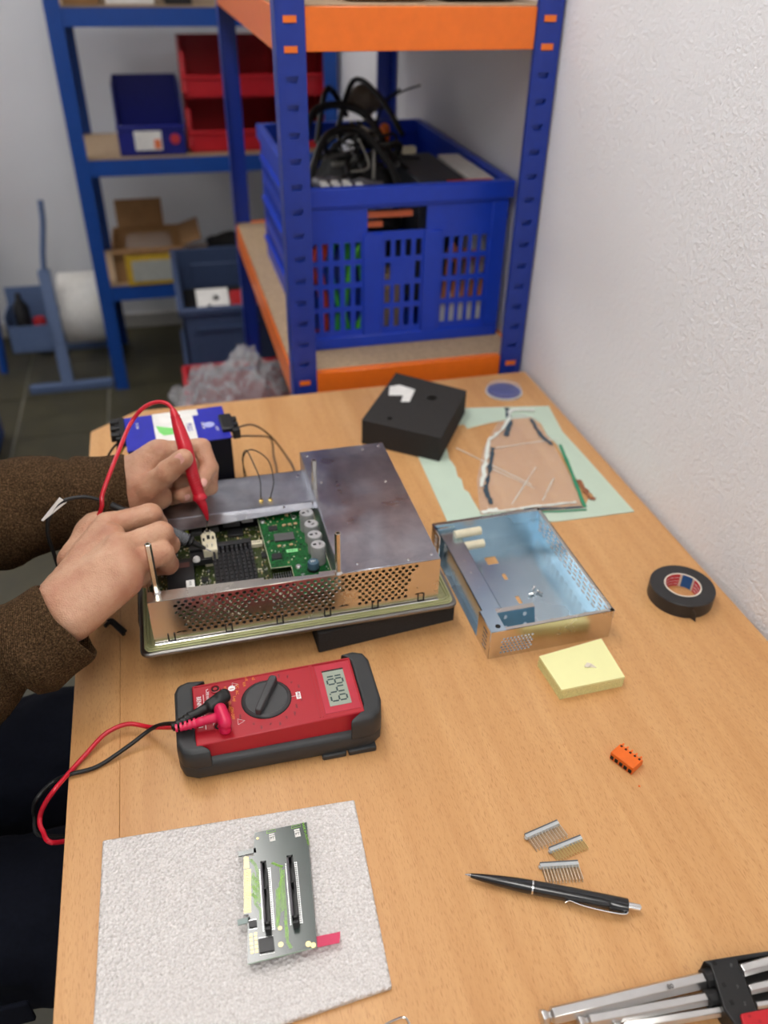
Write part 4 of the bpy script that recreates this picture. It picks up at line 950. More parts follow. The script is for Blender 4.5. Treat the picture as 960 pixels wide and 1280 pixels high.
# ------------------------------------------------------------ note pad with a scrap on it
P = [(0.3363, 0.5725, 0.0150), (0.4161, 0.5815, 0.0150), (0.4133, 0.5223, 0.0150), (0.3396, 0.5216, 0.0150)]
npad = thing('note_pad', 'pale yellow sticky note pad leaning against the metal cover corner', 'note pad', (.376, .548, 0), 0)
Pxy = [p[:2] for p in P]
for k in range(6):
    j = [(x+R_.uniform(-.0003, .0003), y+R_.uniform(-.0003, .0003)) for x, y in Pxy]
    obj('sheet_stack', MB().prism(j, .0025*k, .0025*(k+1)-.00015), NOTE if k == 5 else NOTES, npad)
m = MB(); q = Vector((0.3833, 0.5450, 0.0151)); r = random.Random(8)
vs = [(q.x-.006, q.y+.001, .0155), (q.x-.001, q.y+.0048, .0168), (q.x+.002, q.y+.001, .0180), (q.x+.0065, q.y-.0040, .0158), (q.x+.001, q.y-.0012, .0152), (q.x-.003, q.y-.002, .0165)]
m.add(vs+[(v[0], v[1], v[2]-.0004) for v in vs], [(0, 1, 2), (0, 2, 5), (2, 3, 4), (2, 4, 5), (6, 7, 8), (6, 8, 11), (8, 9, 10), (8, 10, 11), (0, 1, 7, 6), (1, 2, 8, 7), (2, 3, 9, 8), (3, 4, 10, 9), (4, 5, 11, 10), (5, 0, 6, 11)])
tag(obj('paper_scrap', m, SCRAP), 'tiny torn white scrap lying on the yellow note pad', 'scrap')

# ------------------------------------------------------------ roll of tape
q = Vector((.5530, .6390, 0))
tr_ = thing('tape_roll', 'roll of black electrical tape near the wall', 'tape', q, 0)
T = Matrix.Translation(q)
RO = .0385; RI = .0205
obj('tape_winding', MB().lathe([(RI+.0015, .0), (RO, .0), (RO+.0002, .001), (RO+.0002, .018), (RO-.0006, .019), (RI+.0015, .019), (RI+.0015, .0)], 64, T, cap=False), TAPE, tr_, smooth=True)
obj('tape_core', MB().lathe([(RI, 0.0002), (RI+.0016, 0.0002), (RI+.0016, .0193), (RI, .0193), (RI, .0002)], 64, T, cap=False), CARDB, tr_, smooth=True)
def arc_label(a0, a1, m_, nm):
    mb = MB(); n = 14; vs = []; fs = []
    for k in range(n+1):
        a = math.radians(a0+(a1-a0)*k/n)
        for z in (.0008, .0185):
            for rr in (RI-.0001, RI-.0003): vs.append((rr*math.cos(a), rr*math.sin(a), z))
    for k in range(n):
        i = 4*k; fs += [(i+1, i+5, i+7, i+3), (i, i+4, i+6, i+2), (i, i+1, i+5, i+4), (i+2, i+3, i+7, i+6)]
    fs += [(0, 1, 3, 2), (4*n, 4*n+1, 4*n+3, 4*n+2)]
    return obj(nm, mb.add(vs, fs, T), m_, tr_)
arc_label(66, 170, TRED, 'core_print'); arc_label(22, 58, TBLUE, 'core_print'); arc_label(-70, 14, TRED, 'core_print')
for a in (76, 94, 112, 130, 2, -16, -34):
    for z, s_ in ((.014, 'tesa'), (.009, 'tesa'), (.0045, 'tesa')):
        ar = math.radians(a); text('core_lettering', s_, .0034, T @ frame(((RI-.0005)*math.cos(ar), (RI-.0005)*math.sin(ar), z), (math.sin(ar), -math.cos(ar), 0), (0, 0, 1)), WHITE, tr_)
q2 = Vector((0.5429, 0.5942, 0.0040))
e = (Vector((q2.x, q2.y, 0))-q); e.z = 0; e.normalize(); sp = Vector((-e.y, e.x, 0))
b0 = q+e*(RO)+sp*-.002
m = MB(); m.add([b0+Vector((0, 0, .002)), b0+Vector((0, 0, .018)), b0+e*.006+sp*.004+Vector((0, 0, .013)), b0+e*.008+sp*.006+Vector((0, 0, .001))]+[p-e*.0005 for p in (b0+Vector((0, 0, .002)), b0+Vector((0, 0, .018)), b0+e*.006+sp*.004+Vector((0, 0, .013)), b0+e*.008+sp*.006+Vector((0, 0, .001)))], [(0, 1, 2, 3), (4, 5, 6, 7), (0, 1, 5, 4), (1, 2, 6, 5), (2, 3, 7, 6), (3, 0, 4, 7)])
obj('tape_end', m, TAPE, tr_)

# ------------------------------------------------------------ hex key set
hk = thing('hex_key_set', 'set of steel hex keys in a black holder at the front corner of the bench', 'tool', (.30, .215, 0), 0)
def hexkey(a, b, r, ball=True, c=None):
    a, b = Vector(a), Vector(b); d = (b-a).normalized(); L_ = (b-a).length
    T = Matrix.Translation(a) @ d.to_track_quat('Z', 'Y').to_matrix().to_4x4() @ Matrix.Rotation(math.radians(0), 4, 'Z')
    m = MB()
    if ball: m.lathe([(r*.5, -.0005), (r*.95, .0008), (r*1.0, .0022), (r*.9, .0045), (r*.62, .0062), (r*.62, .0072), (r, .0092), (r, L_)], 6 if not ball else 6, T)
    else: m.lathe([(r*.9, 0), (r, .001), (r, L_)], 6, T)
    k = obj('hex_key', m, KEYM, hk, bevel=.0003, seg=1)
    if c: pass
    return k
k1 = hexkey((0.1917, 0.2334, 0.0090), (0.3328, 0.2272, 0.0100), .0062)
hexkey((0.2170, 0.2241, 0.0080), (0.3277, 0.2147, 0.0090), .0050)
hexkey((0.2420, 0.2144, 0.0070), (0.3335, 0.2044, 0.0080), .0040)
hexkey((0.3519, 0.2245, 0.0170), (0.4108, 0.2235, 0.0180), .0050, False)
hexkey((0.3500, 0.2111, 0.0160), (0.3995, 0.2083, 0.0170), .0040, False)
hexkey((0.3489, 0.2002, 0.0150), (0.3898, 0.1952, 0.0160), .0028, False)
a, b = Vector((0.1917, 0.2334, 0.0090)), Vector((0.3328, 0.2272, 0.0100)); d = (b-a).normalized()
text('key_marking', '80', .0050, frame(Vector((0.2937, 0.2276, 0.0160)), (d.x, d.y, 0), (-d.y, d.x, 0)), mat('engraved grey', srgb(70, 70, 70), .5), k1)
m = MB(); hp = [(0.3273, 0.2375, 0.0180), (0.3478, 0.2355, 0.0180), (0.3911, 0.2309, 0.0180), (0.3887, 0.2277, 0.0180), (0.3536, 0.2316, 0.0180), (0.3477, 0.1998, 0.0180), (0.3404, 0.1827, 0.0180), (0.3251, 0.1866, 0.0180), (0.3226, 0.2027, 0.0180), (0.3307, 0.2330, 0.0180)]
m.prism([p[:2] for p in hp], .0005, .0185); obj('holder', m, BLK, hk, bevel=.0012)
obj('holder', MB().prism([p[:2] for p in ((0.3482, 0.2243, 0.0080), (0.3927, 0.2236, 0.0080), (0.3751, 0.1950, 0.0080), (0.3408, 0.1951, 0.0080))], .0005, .009), BLK, hk, bevel=.001)
for p, s_ in (((0.3328, 0.2272, 0.0100), .0078), ((0.3277, 0.2147, 0.0090), .0066)):
    obj('holder_sleeve', along(Vector(p)-d*.010, d, [(s_*.86, 0), (s_, .001), (s_, .012)], 12), BLK, hk, smooth=True, angle=30)
obj('grip_cover', MB().prism([p[:2] for p in ((0.3311, 0.1963, 0.0200), (0.3696, 0.1933, 0.0200), (0.3573, 0.1723, 0.0200), (0.3260, 0.1802, 0.0200))], .018, .0215), RED, hk, bevel=.001)
for p in ((0.3347, 0.2335, 0.0187), (0.3324, 0.2178, 0.0187), (0.3309, 0.2054, 0.0187)):
    obj('holder_hole', MB().box((p[0]-.0013, p[1]-.0016, .0185), (p[0]+.0013, p[1]+.0016, .0188)), HOLE, hk)
for p, s_ in (((0.3463, 0.2293, 0.0187), '8'), ((0.3417, 0.2143, 0.0187), '6'), ((0.3399, 0.2026, 0.0187), '5')):
    text('holder_marking', s_, .0042, Matrix.Translation((p[0], p[1], .0187)) @ Matrix.Rotation(2.6, 4, 'Z'), CHIPG, hk)
for p in ((0.3364, 0.1931, 0.0217), (0.3415, 0.1880, 0.0217)): obj('holder_hole', MB().lathe([(.0013, .0215), (.0013, .0218)], 8, Matrix.Translation((p[0], p[1], 0))), RED2, hk)
# wire clip at the bottom edge
q = [(0.0800, 0.2605, 0.0010), (0.0877, 0.2617, 0.0010), (0.0940, 0.2621, 0.0010), (0.0966, 0.2606, 0.0010), (0.0977, 0.2566, 0.0010), (0.0979, 0.2499, 0.0010), (0.0932, 0.2484, 0.0010), (0.0831, 0.2514, 0.0010), (0.0802, 0.2566, 0.0010), (0.0774, 0.2529, 0.0010), (0.0783, 0.2472, 0.0010), (0.0872, 0.2444, 0.0010)]
tag(obj('paper_clip', MB().tube([Vector(p) for p in q], .0009, 8), CHROME, smooth=True), 'bent wire paper clip at the front edge of the bench', 'paper clip')

# ------------------------------------------------------------ back part of the bench
# black foam block with sticker
fb = thing('foam_block', 'square black foam block with a white sticker and a round hole', 'foam', (.357, 1.12, 0), 0)
a = Vector((0.2569, 1.0854, 0.0420)); b = Vector((0.3598, 1.0040, 0.0420)); c = Vector((0.4507, 1.1477, 0.0420)); d = Vector((0.3529, 1.2344, 0.0420))
c = b+(d-a)*.94; d_ = d
sq = [tuple(a.xy), tuple(b.xy), tuple(c.xy), tuple(d_.xy)]
T0 = frame((a.x, a.y, 0), ((b-a).x, (b-a).y, 0), ((d-a).x, (d-a).y, 0)); WW = (b-a).xy.length; DD = (d-a).xy.length
hole = Vector((0.3862, 1.1329, 0.0420)); hl_ = T0.inverted() @ Vector((hole.x, hole.y, 0))
TI = T0.inverted(); sq2 = [tuple((TI @ Vector((p[0], p[1], 0))).xy) for p in sq]
h2 = TI @ Vector((Vector((0.3007, 1.0807, 0.0420)).x, Vector((0.3007, 1.0807, 0.0420)).y, 0))
plate('block_body', sq2, [ngon(hl_.x, hl_.y, .0085, 16), ngon(h2.x, h2.y, .0050, 12)], .038, FOAM, fb, T0 @ Matrix.Translation((0, 0, .023)), bevel=.0015)
obj('block_base', MB().prism(sq2, 0, .004, T0), FOAM, fb)
m = MB(); st = [(0.3286, 1.1860, 0.0425), (0.3459, 1.1882, 0.0425), (0.3671, 1.1654, 0.0425), (0.3463, 1.1266, 0.0425), (0.3324, 1.1298, 0.0425), (0.3422, 1.1504, 0.0425), (0.3192, 1.1556, 0.0425)]
m.prism([p[:2] for p in st], .042, .0426); obj('sticker', m, LABELW, fb)
# clear round lid
q = Vector((0.5419, 1.2000, 0.0060))
ld = thing('round_lid', 'clear round plastic lid with a dark blue disc inside, by the wall', 'lid', (q.x, q.y, 0), 0)
T = Matrix.Translation((q.x, q.y, 0))
obj('lid_base', MB().lathe([(.026, 0), (.029, .001), (.0295, .004), (.028, .005)], 40, T), DKBLUE, ld, smooth=True)
obj('lid_cover', MB().lathe([(.0315, .0005), (.032, .002), (.0315, .010), (.0305, .0112), (.0295, .0100), (.001, .0100)], 40, T), LENS, ld, smooth=True)
obj('lid_rim', MB().lathe([(.0315, .0), (.0325, .001), (.0325, .003), (.0315, .0035)], 40, T), mat('frosted rim', srgb(200, 200, 200), .3, spec=.8), ld, smooth=True)
# mint paper frame with torn window
pp = [(0.3329, 1.0385, 0.0000), (0.4060, 1.1664, 0.0000), (0.4813, 1.1553, 0.0000), (0.5992, 1.1346, 0.0000), (0.5846, 1.0476, 0.0000), (0.5866, 0.9583, 0.0000), (0.5881, 0.8155, 0.0000), (0.4756, 0.8183, 0.0000), (0.3225, 0.8371, -0.0000)]
hp = [(0.3893, 1.0711, 0.0000), (0.4096, 1.0875, 0.0000), (0.4095, 1.1037, 0.0000), (0.4353, 1.1060, 0.0000), (0.4360, 1.0922, 0.0000), (0.4602, 1.0976, 0.0000), (0.4786, 1.1017, 0.0000), (0.5201, 1.1062, 0.0000), (0.5538, 1.1042, 0.0000), (0.5608, 1.0802, 0.0000), (0.5549, 1.0411, 0.0000), (0.5585, 1.0118, 0.0000), (0.5488, 0.9551, 0.0000), (0.5447, 0.9100, 0.0000), (0.5509, 0.9041, 0.0000), (0.5460, 0.8834, 0.0000), (0.5495, 0.8697, 0.0000), (0.5475, 0.8555, 0.0000), (0.5383, 0.8597, 0.0000), (0.5219, 0.8390, 0.0000), (0.4870, 0.8431, 0.0000), (0.4405, 0.8480, 0.0000), (0.4083, 0.8575, 0.0000), (0.3750, 0.8574, 0.0000), (0.3752, 0.8978, 0.0000), (0.3761, 0.9143, 0.0000), (0.3721, 0.9238, 0.0000), (0.3770, 0.9489, 0.0000), (0.3741, 0.9585, 0.0000), (0.3791, 0.9848, 0.0000), (0.3774, 1.0065, 0.0000)]
mp = thing('paper_sheet', 'pale mint paper sheet with a torn window cut out of it, near the wall', 'paper', (.46, .98, 0), 0)
plate('sheet', [p[:2] for p in pp], [[p[:2] for p in hp]], .0006, MINT, mp, Matrix.Translation((0, 0, .0006)))
def strip(nm, pts, w_, z, m_, par, jag=.3, seed=1, h=.0006):
    r = random.Random(seed); P = [Vector(p) for p in pts]; Q = []
    for a, b in zip(P, P[1:]):
        for k in range(6): Q.append(a.lerp(b, k/6))
    Q.append(P[-1]); L1 = []; R1 = []
    for i, p in enumerate(Q):
        t = (Q[min(i+1, len(Q)-1)]-Q[max(0, i-1)]).normalized(); n_ = Vector((-t.y, t.x, 0))
        L1.append(p+n_*w_*(1+r.uniform(-jag, jag))); R1.append(p-n_*w_*(1+r.uniform(-jag, jag)))
    vs = []; fs = []
    for a, b in zip(L1, R1): vs += [(a.x, a.y, z), (b.x, b.y, z), (a.x, a.y, z+h), (b.x, b.y, z+h)]
    for i in range(len(Q)-1):
        k = 4*i; fs += [(k+2, k+3, k+7, k+6), (k, k+4, k+5, k+1), (k, k+2, k+6, k+4), (k+1, k+5, k+7, k+3)]
    return obj(nm, MB().add(vs, fs), m_, par)
WHT = mat('torn white paper edge', srgb(222, 226, 218), .7); DKT = mat('dark tape residue', srgb(58, 76, 88), .5); GRT = mat('green tape strip', srgb(40, 140, 100), .5); BRN = mat('brown residue', srgb(150, 92, 62), .7)
gp = thing('cracked_film', 'cracked clear film pane with dark and green taped edges, lying on the mint paper', 'film', (.47, .97, .001), 0)
m = MB(); fp = [(0.3723, 0.8572, 0.0020), (0.3979, 0.9409, 0.0020), (0.4391, 1.0256, 0.0020), (0.4910, 1.0979, 0.0020), (0.5428, 1.1201, 0.0020), (0.5574, 1.0997, 0.0020), (0.5535, 1.0197, 0.0020), (0.5372, 0.9086, 0.0020), (0.5237, 0.8356, 0.0020), (0.4384, 0.8436, 0.0020)]
m.prism([p[:2] for p in fp], .0014, .0020); obj('film_pane', m, FILM, gp)
strip('taped_edge', [(0.5253, 1.1415, 0.0020), (0.5085, 1.0885, 0.0020), (0.4875, 1.0529, 0.0020)], .0040, .0021, DKT, gp, .4, 1)
strip('taped_edge', [(0.4539, 1.0222, 0.0020), (0.4334, 0.9784, 0.0020), (0.4141, 0.9372, 0.0020), (0.4016, 0.9139, 0.0020), (0.3966, 0.8775, 0.0020)], .0026, .0021, DKT, gp, .7, 2)
strip('taped_edge', [(0.5499, 1.0957, 0.0020), (0.5431, 1.0402, 0.0020), (0.5493, 1.0104, 0.0020)], .0030, .0021, DKT, gp, .5, 3)
strip('taped_edge', [(0.5618, 1.0076, 0.0020), (0.5420, 0.9187, 0.0020), (0.5232, 0.8398, 0.0020)], .0026, .0021, GRT, gp, .2, 4)
strip('taped_edge', [(0.4367, 0.8540, 0.0020), (0.4761, 0.8468, 0.0020), (0.5199, 0.8406, 0.0020)], .0020, .0022, DKT, gp, .4, 5)
strip('taped_edge', [(0.4400, 0.8472, 0.0020), (0.4847, 0.8388, 0.0020), (0.5228, 0.8338, 0.0020)], .0014, .0018, GRT, gp, .2, 6)
strip('torn_edge', [(0.3780, 0.8598, 0.0020), (0.4202, 0.8578, 0.0020), (0.4683, 0.8567, 0.0020), (0.5162, 0.8536, 0.0020)], .0022, .0022, WHT, gp, .7, 7)
strip('torn_edge', [(0.5304, 1.1326, 0.0030), (0.4938, 1.0763, 0.0030), (0.4570, 1.0451, 0.0030), (0.4244, 0.9788, 0.0030), (0.3994, 0.9215, 0.0030)], .0028, .0024, WHT, gp, .8, 8)
strip('torn_edge', [(0.3759, 0.8608, 0.0030), (0.4006, 0.8630, 0.0030)], .0035, .0026, WHT, gp, .5, 9)
strip('torn_edge', [(0.5208, 1.1232, 0.0030), (0.5330, 1.1320, 0.0030), (0.5677, 1.1242, 0.0030)], .0035, .0026, WHT, gp, .6, 10)
strip('residue', [(0.5442, 0.9070, 0.0020), (0.5440, 0.8851, 0.0020), (0.5396, 0.8606, 0.0020), (0.5468, 0.8548, 0.0020)], .0030, .0021, BRN, gp, .8, 11)
for k, (a, b) in enumerate((((0.3973, 1.0352, 0.0020), (0.4728, 0.9104, 0.0020)), ((0.4254, 0.8707, 0.0020), (0.4979, 0.9542, 0.0020)), ((0.4709, 0.8683, 0.0020), (0.5111, 0.9191, 0.0020)), ((0.4281, 0.9679, 0.0020), (0.4728, 0.9017, 0.0020)), ((0.4588, 1.0211, 0.0020), (0.5703, 1.0262, 0.0020)))):
    strip('crack', [a, b], .0006, .0022, WHT, gp, .5, 20+k, .0003)

# power supply with blue and white label
ps = thing('power_supply', 'boxy power supply with blue and white front label and cables, behind the computer', 'power supply', (-.02, .985, 0), 0)
HP = .110
nl, nr, fr, fl_ = (-0.0832, 0.9523, 0.1100), (0.0493, 0.9597, 0.1100), (0.0452, 1.0504, 0.1100), (-0.0741, 1.0556, 0.1100)
nl, nr, fr, fl_ = [Vector(p) for p in (nl, nr, fr, fl_)]
fl_ = nl+(fr-nr)*.98+Vector((.004, 0, 0))
m = MB(); m.prism([tuple(p.xy) for p in (nl, nr, fr, fl_)], 0, HP-.0015); obj('casing', m, mat('blue black sheet', srgb(16, 18, 34), .35, .3), ps, bevel=.0015)
TPs = frame((nl.x, nl.y, HP-.0015), ((nr-nl).x, (nr-nl).y, 0), ((fl_-nl).x, (fl_-nl).y, 0)); WP = (nr-nl).xy.length; DP = (fl_-nl).xy.length
UB = mat('ultramarine label', srgb(40, 44, 170), .4)
fc = obj('front_face', MB().box((-.001, -.001, 0), (WP+.001, DP+.001, .0018), TPs), UB, ps, bevel=.0006)
obj('white_panel', MB().box((WP*.28, -.001, .0018), (WP*.68, DP+.001, .0021), TPs), LABELW, fc)
obj('green_mark', MB().prism([(WP*.30, DP*.62), (WP*.47, DP*.48), (WP*.50, DP*.30), (WP*.36, DP*.30), (WP*.32, DP*.42)], .0021, .0023, TPs), mat('light green print', srgb(130, 220, 120), .5), fc)
obj('white_corner', MB().box((WP*.66, DP*.80, .0021), (WP*.74, DP*1.0, .0023), TPs), LABELW, fc)
text('label_print', 'PRO\nECO', .0065, TPs @ Matrix.Translation((WP*.50, DP*.55, .0023)) @ Matrix.Rotation(-PI/2, 4, 'Z'), BLKM, fc)
text('label_print', 'PULS', .010, TPs @ Matrix.Translation((WP*.625, DP*.45, .0023)) @ Matrix.Rotation(-PI/2, 4, 'Z'), UB, fc)
obj('rating_mark', MB().lathe([(.0075, 0), (.0075, .0004)], 16, TPs @ Matrix.Translation((WP*.82, DP*.45, .0018))), mat('pale blue print', srgb(170, 175, 225), .5), fc)
text('label_print', 'ON 24V', .0055, TPs @ Matrix.Translation((WP*.76, DP*.45, .0020)) @ Matrix.Rotation(-PI/2, 4, 'Z'), LABELW, fc)
text('label_print', 'OUT', .0055, TPs @ Matrix.Translation((WP*.89, DP*.30, .0020)) @ Matrix.Rotation(-PI/2, 4, 'Z'), LABELW, fc)
text('label_print', 'IN 230V', .0050, TPs @ Matrix.Translation((WP*.12, DP*.70, .0020)) @ Matrix.Rotation(-PI/2, 4, 'Z'), LABELW, fc)
for u in (-.009, ):
    obj('terminal_block', MB().box((u-.004, DP*.35, -.010), (u+.009, DP*1.0, .004), TPs), BLK, ps, bevel=.0015)
    for k in range(3): obj('terminal_key', MB().box((u-.010, DP*(.42+.2*k), -.004), (u+.002, DP*(.52+.2*k), .0065), TPs), BLK, ps, bevel=.001)
obj('terminal_block', MB().box((WP*.93, DP*.15, 0), (WP+.008, DP*.62, .008), TPs), BLK, ps, bevel=.002)
for k in range(3): obj('terminal_key', MB().box((WP+.004, DP*(.10+.17*k), -.008), (WP+.014, DP*(.2+.17*k), .006), TPs), BLK, ps, bevel=.001)
g = mat('yellow green wire', srgb(170, 180, 40), .4); gw = mat('grey brown wire', srgb(80, 66, 56), .5)
for pts, mm in ((((-0.0845, 1.0101, 0.1000), (-0.1038, 1.0037, 0.0900), (-0.1215, 1.0113, 0.0600), (-0.1267, 1.0342, 0.0200), (-0.1097, 1.0143, 0.0100), (-.08, .96, .01)), BLKC), (((-0.0846, 0.9949, 0.1000), (-0.1019, 1.0115, 0.0700), (-0.1163, 1.0374, 0.0300), (-.10, .99, .01), (-.07, .94, .01)), g), (((-0.0814, 1.0028, 0.1000), (-0.0950, 1.0102, 0.0800), (-0.1074, 1.0201, 0.0500), (-.095, 1.0, .02), (-.06, .95, .01)), BLKC), (((-0.0857, 1.0350, 0.1050), (-0.0949, 1.0125, 0.1000), (-0.1013, 1.0116, 0.0800), (-0.1031, 1.0234, 0.0500)), BLKC)):
    obj('wire', MB().tube([Vector(p) for p in pts], .0016, 7), mm, ps, smooth=True)
for pts in (((0.0528, 0.9876, 0.1050), (0.0830, 1.0217, 0.0900), (0.1111, 1.0539, 0.0500), (0.1334, 1.0578, 0.0100), (0.1400, 1.0260, 0.0030), (.135, .90+.03, .003)), ((0.0513, 0.9769, 0.1000), (0.0819, 1.0252, 0.0700), (0.1137, 1.0813, 0.0300), (0.1155, 1.0703, 0.0050), (0.1139, 1.0275, 0.0030), (.10, .92, .003))):
    obj('wire', MB().tube([Vector(p) for p in pts], .0014, 7), gw, ps, smooth=True)

tag(obj('wire_pair', MB().tube([(-.125, .735, .012), (-0.1191, 0.7402, 0.0120), (-0.1111, 0.7288, 0.0120), (-0.1043, 0.7176, 0.0110)], .0024, 8).tube([(-.122, .74, .014), (-0.1170, 0.7416, 0.0140), (-0.1091, 0.7302, 0.0140), (-0.1022, 0.7203, 0.0130)], .0020, 8), BLKC, smooth=True), 'short black wire pair sticking out below the near hand', 'wire')

# ------------------------------------------------------------ orange and blue shelving unit behind the bench
su = thing('shelving_unit', 'boltless shelving unit with blue posts and orange beams behind the bench', 'shelf', (.4, 1.78, FZ))
Y0, Y1 = 1.305, 2.27
zs = [.5585-.0370*k for k in range(18)]
def post(x0, x1, yf, side, xs):
    """an angle post: front face at y = yf, side face on x = xs"""
    w_ = x1-x0; hl = []
    for z in zs[2:]: hl.append([(w_*.30, z-FZ-.004), (w_*.64, z-FZ-.004), (w_*.70, z-FZ+.004), (w_*.24, z-FZ+.004)])
    hl = [[(w_*.30, z-FZ-.0045), (w_*.64, z-FZ-.0045), (w_*.70, z-FZ+.004), (w_*.24, z-FZ+.004)] for z in zs]
    H = 1.05-FZ
    obj('post_web', MB().box((x0+.001, yf+(.0045 if side > 0 else -.0065), FZ), (x1-.001, yf+(.0065 if side > 0 else -.0045), 1.05)), BLUE, su)
    p = plate('post', rect(0, 0, w_, H), hl, .002, BLUE, su, frame((x0, yf, FZ), (1, 0, 0), (0, 0, 1)))
    obj('post_side', MB().box((xs-.001, min(yf, yf+side), FZ), (xs+.001, max(yf, yf+side), 1.05)), BLUE, p)
    obj('post_lip', MB().box((x0 if xs > x0+.01 else x1-.002, yf, FZ), (x0+.002 if xs > x0+.01 else x1, yf+.008*(1 if side > 0 else -1), 1.05)), BLUE, p)
post(.186, .227, Y0, .04, .186); post(.576, .616, Y0, .04, .615); post(.186, .227, Y1, -.04, .186); post(.576, .616, Y1, -.04, .615)
for zt, hh in ((.019, .055), (.574, .055)):
    for y in (Y0+.004, Y1-.005):
        b = obj('beam', MB().box((.2275, y-.0015, zt-hh), (.5755, y+.0015, zt)).box((.2275, y, zt-hh), (.5755, y+(.012 if y < 1.8 else -.012), zt-hh+.002)).box((.2275, y, zt-.003), (.5755, y+(.014 if y < 1.8 else -.014), zt)), ORANGE, su, bevel=.0008, seg=1)
        for x in (.2055, .5955):
            for dz in (.0155, .0525): obj('beam_hook', MB().box((x-.0095, y-.0062 if y < 1.8 else y+.003, zt-dz-.003), (x+.0095, y-.0030 if y < 1.8 else y+.006, zt-dz+.0055)), ORANGE, b)
    for x in (.1865, .6125):
        obj('beam', MB().box((x-.0015, Y0+.04, zt-hh), (x+.0015, Y1-.04, zt)), ORANGE, su)
    obj('shelf_board', MB().box((.190, Y0+.012, zt-.010), (.611, Y1-.012, zt-.002 if zt < .1 else zt+.002)), CHIP, su)
    obj('support_bar', MB().box((.19, 1.77, zt-.03), (.61, 1.80, zt-.0105)), ORANGE, su)
for z in (.578,): 
    for x0, x1, y0, y1, c in ((.30, .42, 1.36, 1.6, CARDBOARD), (.45, .56, 1.36, 1.6, BLKM)):
        tag(obj('storage_box', MB().box((x0, y0, z), (x1, y1, z+.06)), c, bevel=.004), ('flat brown' if c is CARDBOARD else 'flat black')+' box on the top board of the orange and blue shelving', 'box', 'boxes on the upper shelf board')

# ------------------------------------------------------------ blue folding crate
CX0, CX1, CY0, CY1, CZ0, CZ1 = .236, .604, 1.412, 1.985, .0175, .307
ck = thing('folding_crate', 'blue slotted folding crate full of cables on the shelving behind the bench', 'crate', ((CX0+CX1)/2, (CY0+CY1)/2, CZ0))
W_ = CX1-CX0; H_ = CZ1-CZ0
def slots(us, rows, w_, skip=lambda i, j: False):
    return [rect(u-w_/2, v0, u+w_/2, v1) for i, u in enumerate(us) for j, (v0, v1) in enumerate(rows) if not skip(i, j)]
rows = [(.034, .070), (.080, .114), (.124, .156), (.166, .196)]
fr_h = slots([.012, .032, .052, .072, .091], rows, .0105)+slots([.146, .165, .184, .203], rows, .0105, lambda i, j: i in (1, 2) and j == 2)+slots([.256, .274, .292, .310, .328], rows, .0105)+[[(.108, .212), (.216, .212), (.216, .252), (.108, .252)]]
for y in (CY0, CY1):
    plate('end_panel', rect(0, 0, W_, H_-.004), fr_h, .003, CRATE, ck, frame((CX0, y, CZ0), (1, 0, 0), (0, 0, 1)))
sh = []
for v0, v1 in ((.035, .070), (.085, .120), (.135, .170), (.185, .215)):
    for i in range(24): sh.append(rect(.03+.022*i, v0, .042+.022*i, v1))
for x in (CX0, CX1):
    sp_ = plate('side_panel', rect(0, 0, CY1-CY0, H_-.004), sh, .003, CRATE, ck, frame((x, CY0, CZ0), (0, 1, 0), (0, 0, 1)))
    s = -1 if x < .4 else 1
    for z in (.04, .13, .22): obj('side_rail', MB().box((min(x, x+s*.007), CY0+.01, CZ0+z), (max(x, x+s*.007), CY1-.01, CZ0+z+.010)), CRATE, sp_)
for x0, x1, z0, z1 in ((0, W_, .200+.055, H_-.002), (0, W_, 0, .022), (.100, .135, .022, .21), (.212, .246, .022, .21), (.338, W_, .022, .255), (-.002, .003, .022, .255)):
    obj('end_frame', MB().box((CX0+x0, CY0-.006, CZ0+z0), (CX0+x1, CY0+.001, CZ0+z1)), CRATE, ck, bevel=.0015, seg=1)
obj('rim', MB().box((CX0-.008, CY0-.009, CZ1-.030), (CX1+.008, CY0+.008, CZ1)).box((CX0-.008, CY1-.008, CZ1-.030), (CX1+.008, CY1+.009, CZ1)).box((CX0-.008, CY0, CZ1-.030), (CX0+.007, CY1, CZ1)).box((CX1-.007, CY0, CZ1-.030), (CX1+.008, CY1, CZ1)), CRATE, ck, bevel=.002, seg=2)
obj('crate_floor', MB().box((CX0, CY0, CZ0), (CX1, CY1, CZ0+.004)), CRATE, ck)
G = 'things in the blue crate'
def blob(name, label, cat, c, r, m_, seed, sc_=(1, 1, 1), amp=.3, group=G, fr=6):
    bm = bmesh.new(); bmesh.ops.create_icosphere(bm, subdivisions=4, radius=1)
    for v in bm.verts:
        n_ = noise.fractal(v.co*1.7+Vector((seed, 0, 0)), 1, 2, 4)+.5*abs(noise.noise(v.co*fr*.7+Vector((0, seed, 0))))
        q = v.co*(1+amp*n_); v.co = Vector((q.x*r*sc_[0], q.y*r*sc_[1], q.z*r*sc_[2]))
    lo = min(v.co.z for v in bm.verts)
    me = bpy.data.meshes.new(name); bm.to_mesh(me); bm.free(); me.shade_smooth(); me.materials.append(m_)
    o = bpy.data.objects.new(name, me); link(o); o.location = c; return tag(o, label, cat, group)
blob('cable_bag', 'smoky plastic bag with small white plugs, front left inside the blue crate', 'bag', (.325, 1.50, .262), .070, DBAG, 2, (1, .9, .5), .5)
bb_ = blob('black_bundle', 'black cable bundle heaped in the middle of the blue crate', 'cable', (.385, 1.68, .215), .085, BLKM, 5, (1, 1.4, .9), .35)
r = random.Random(21)
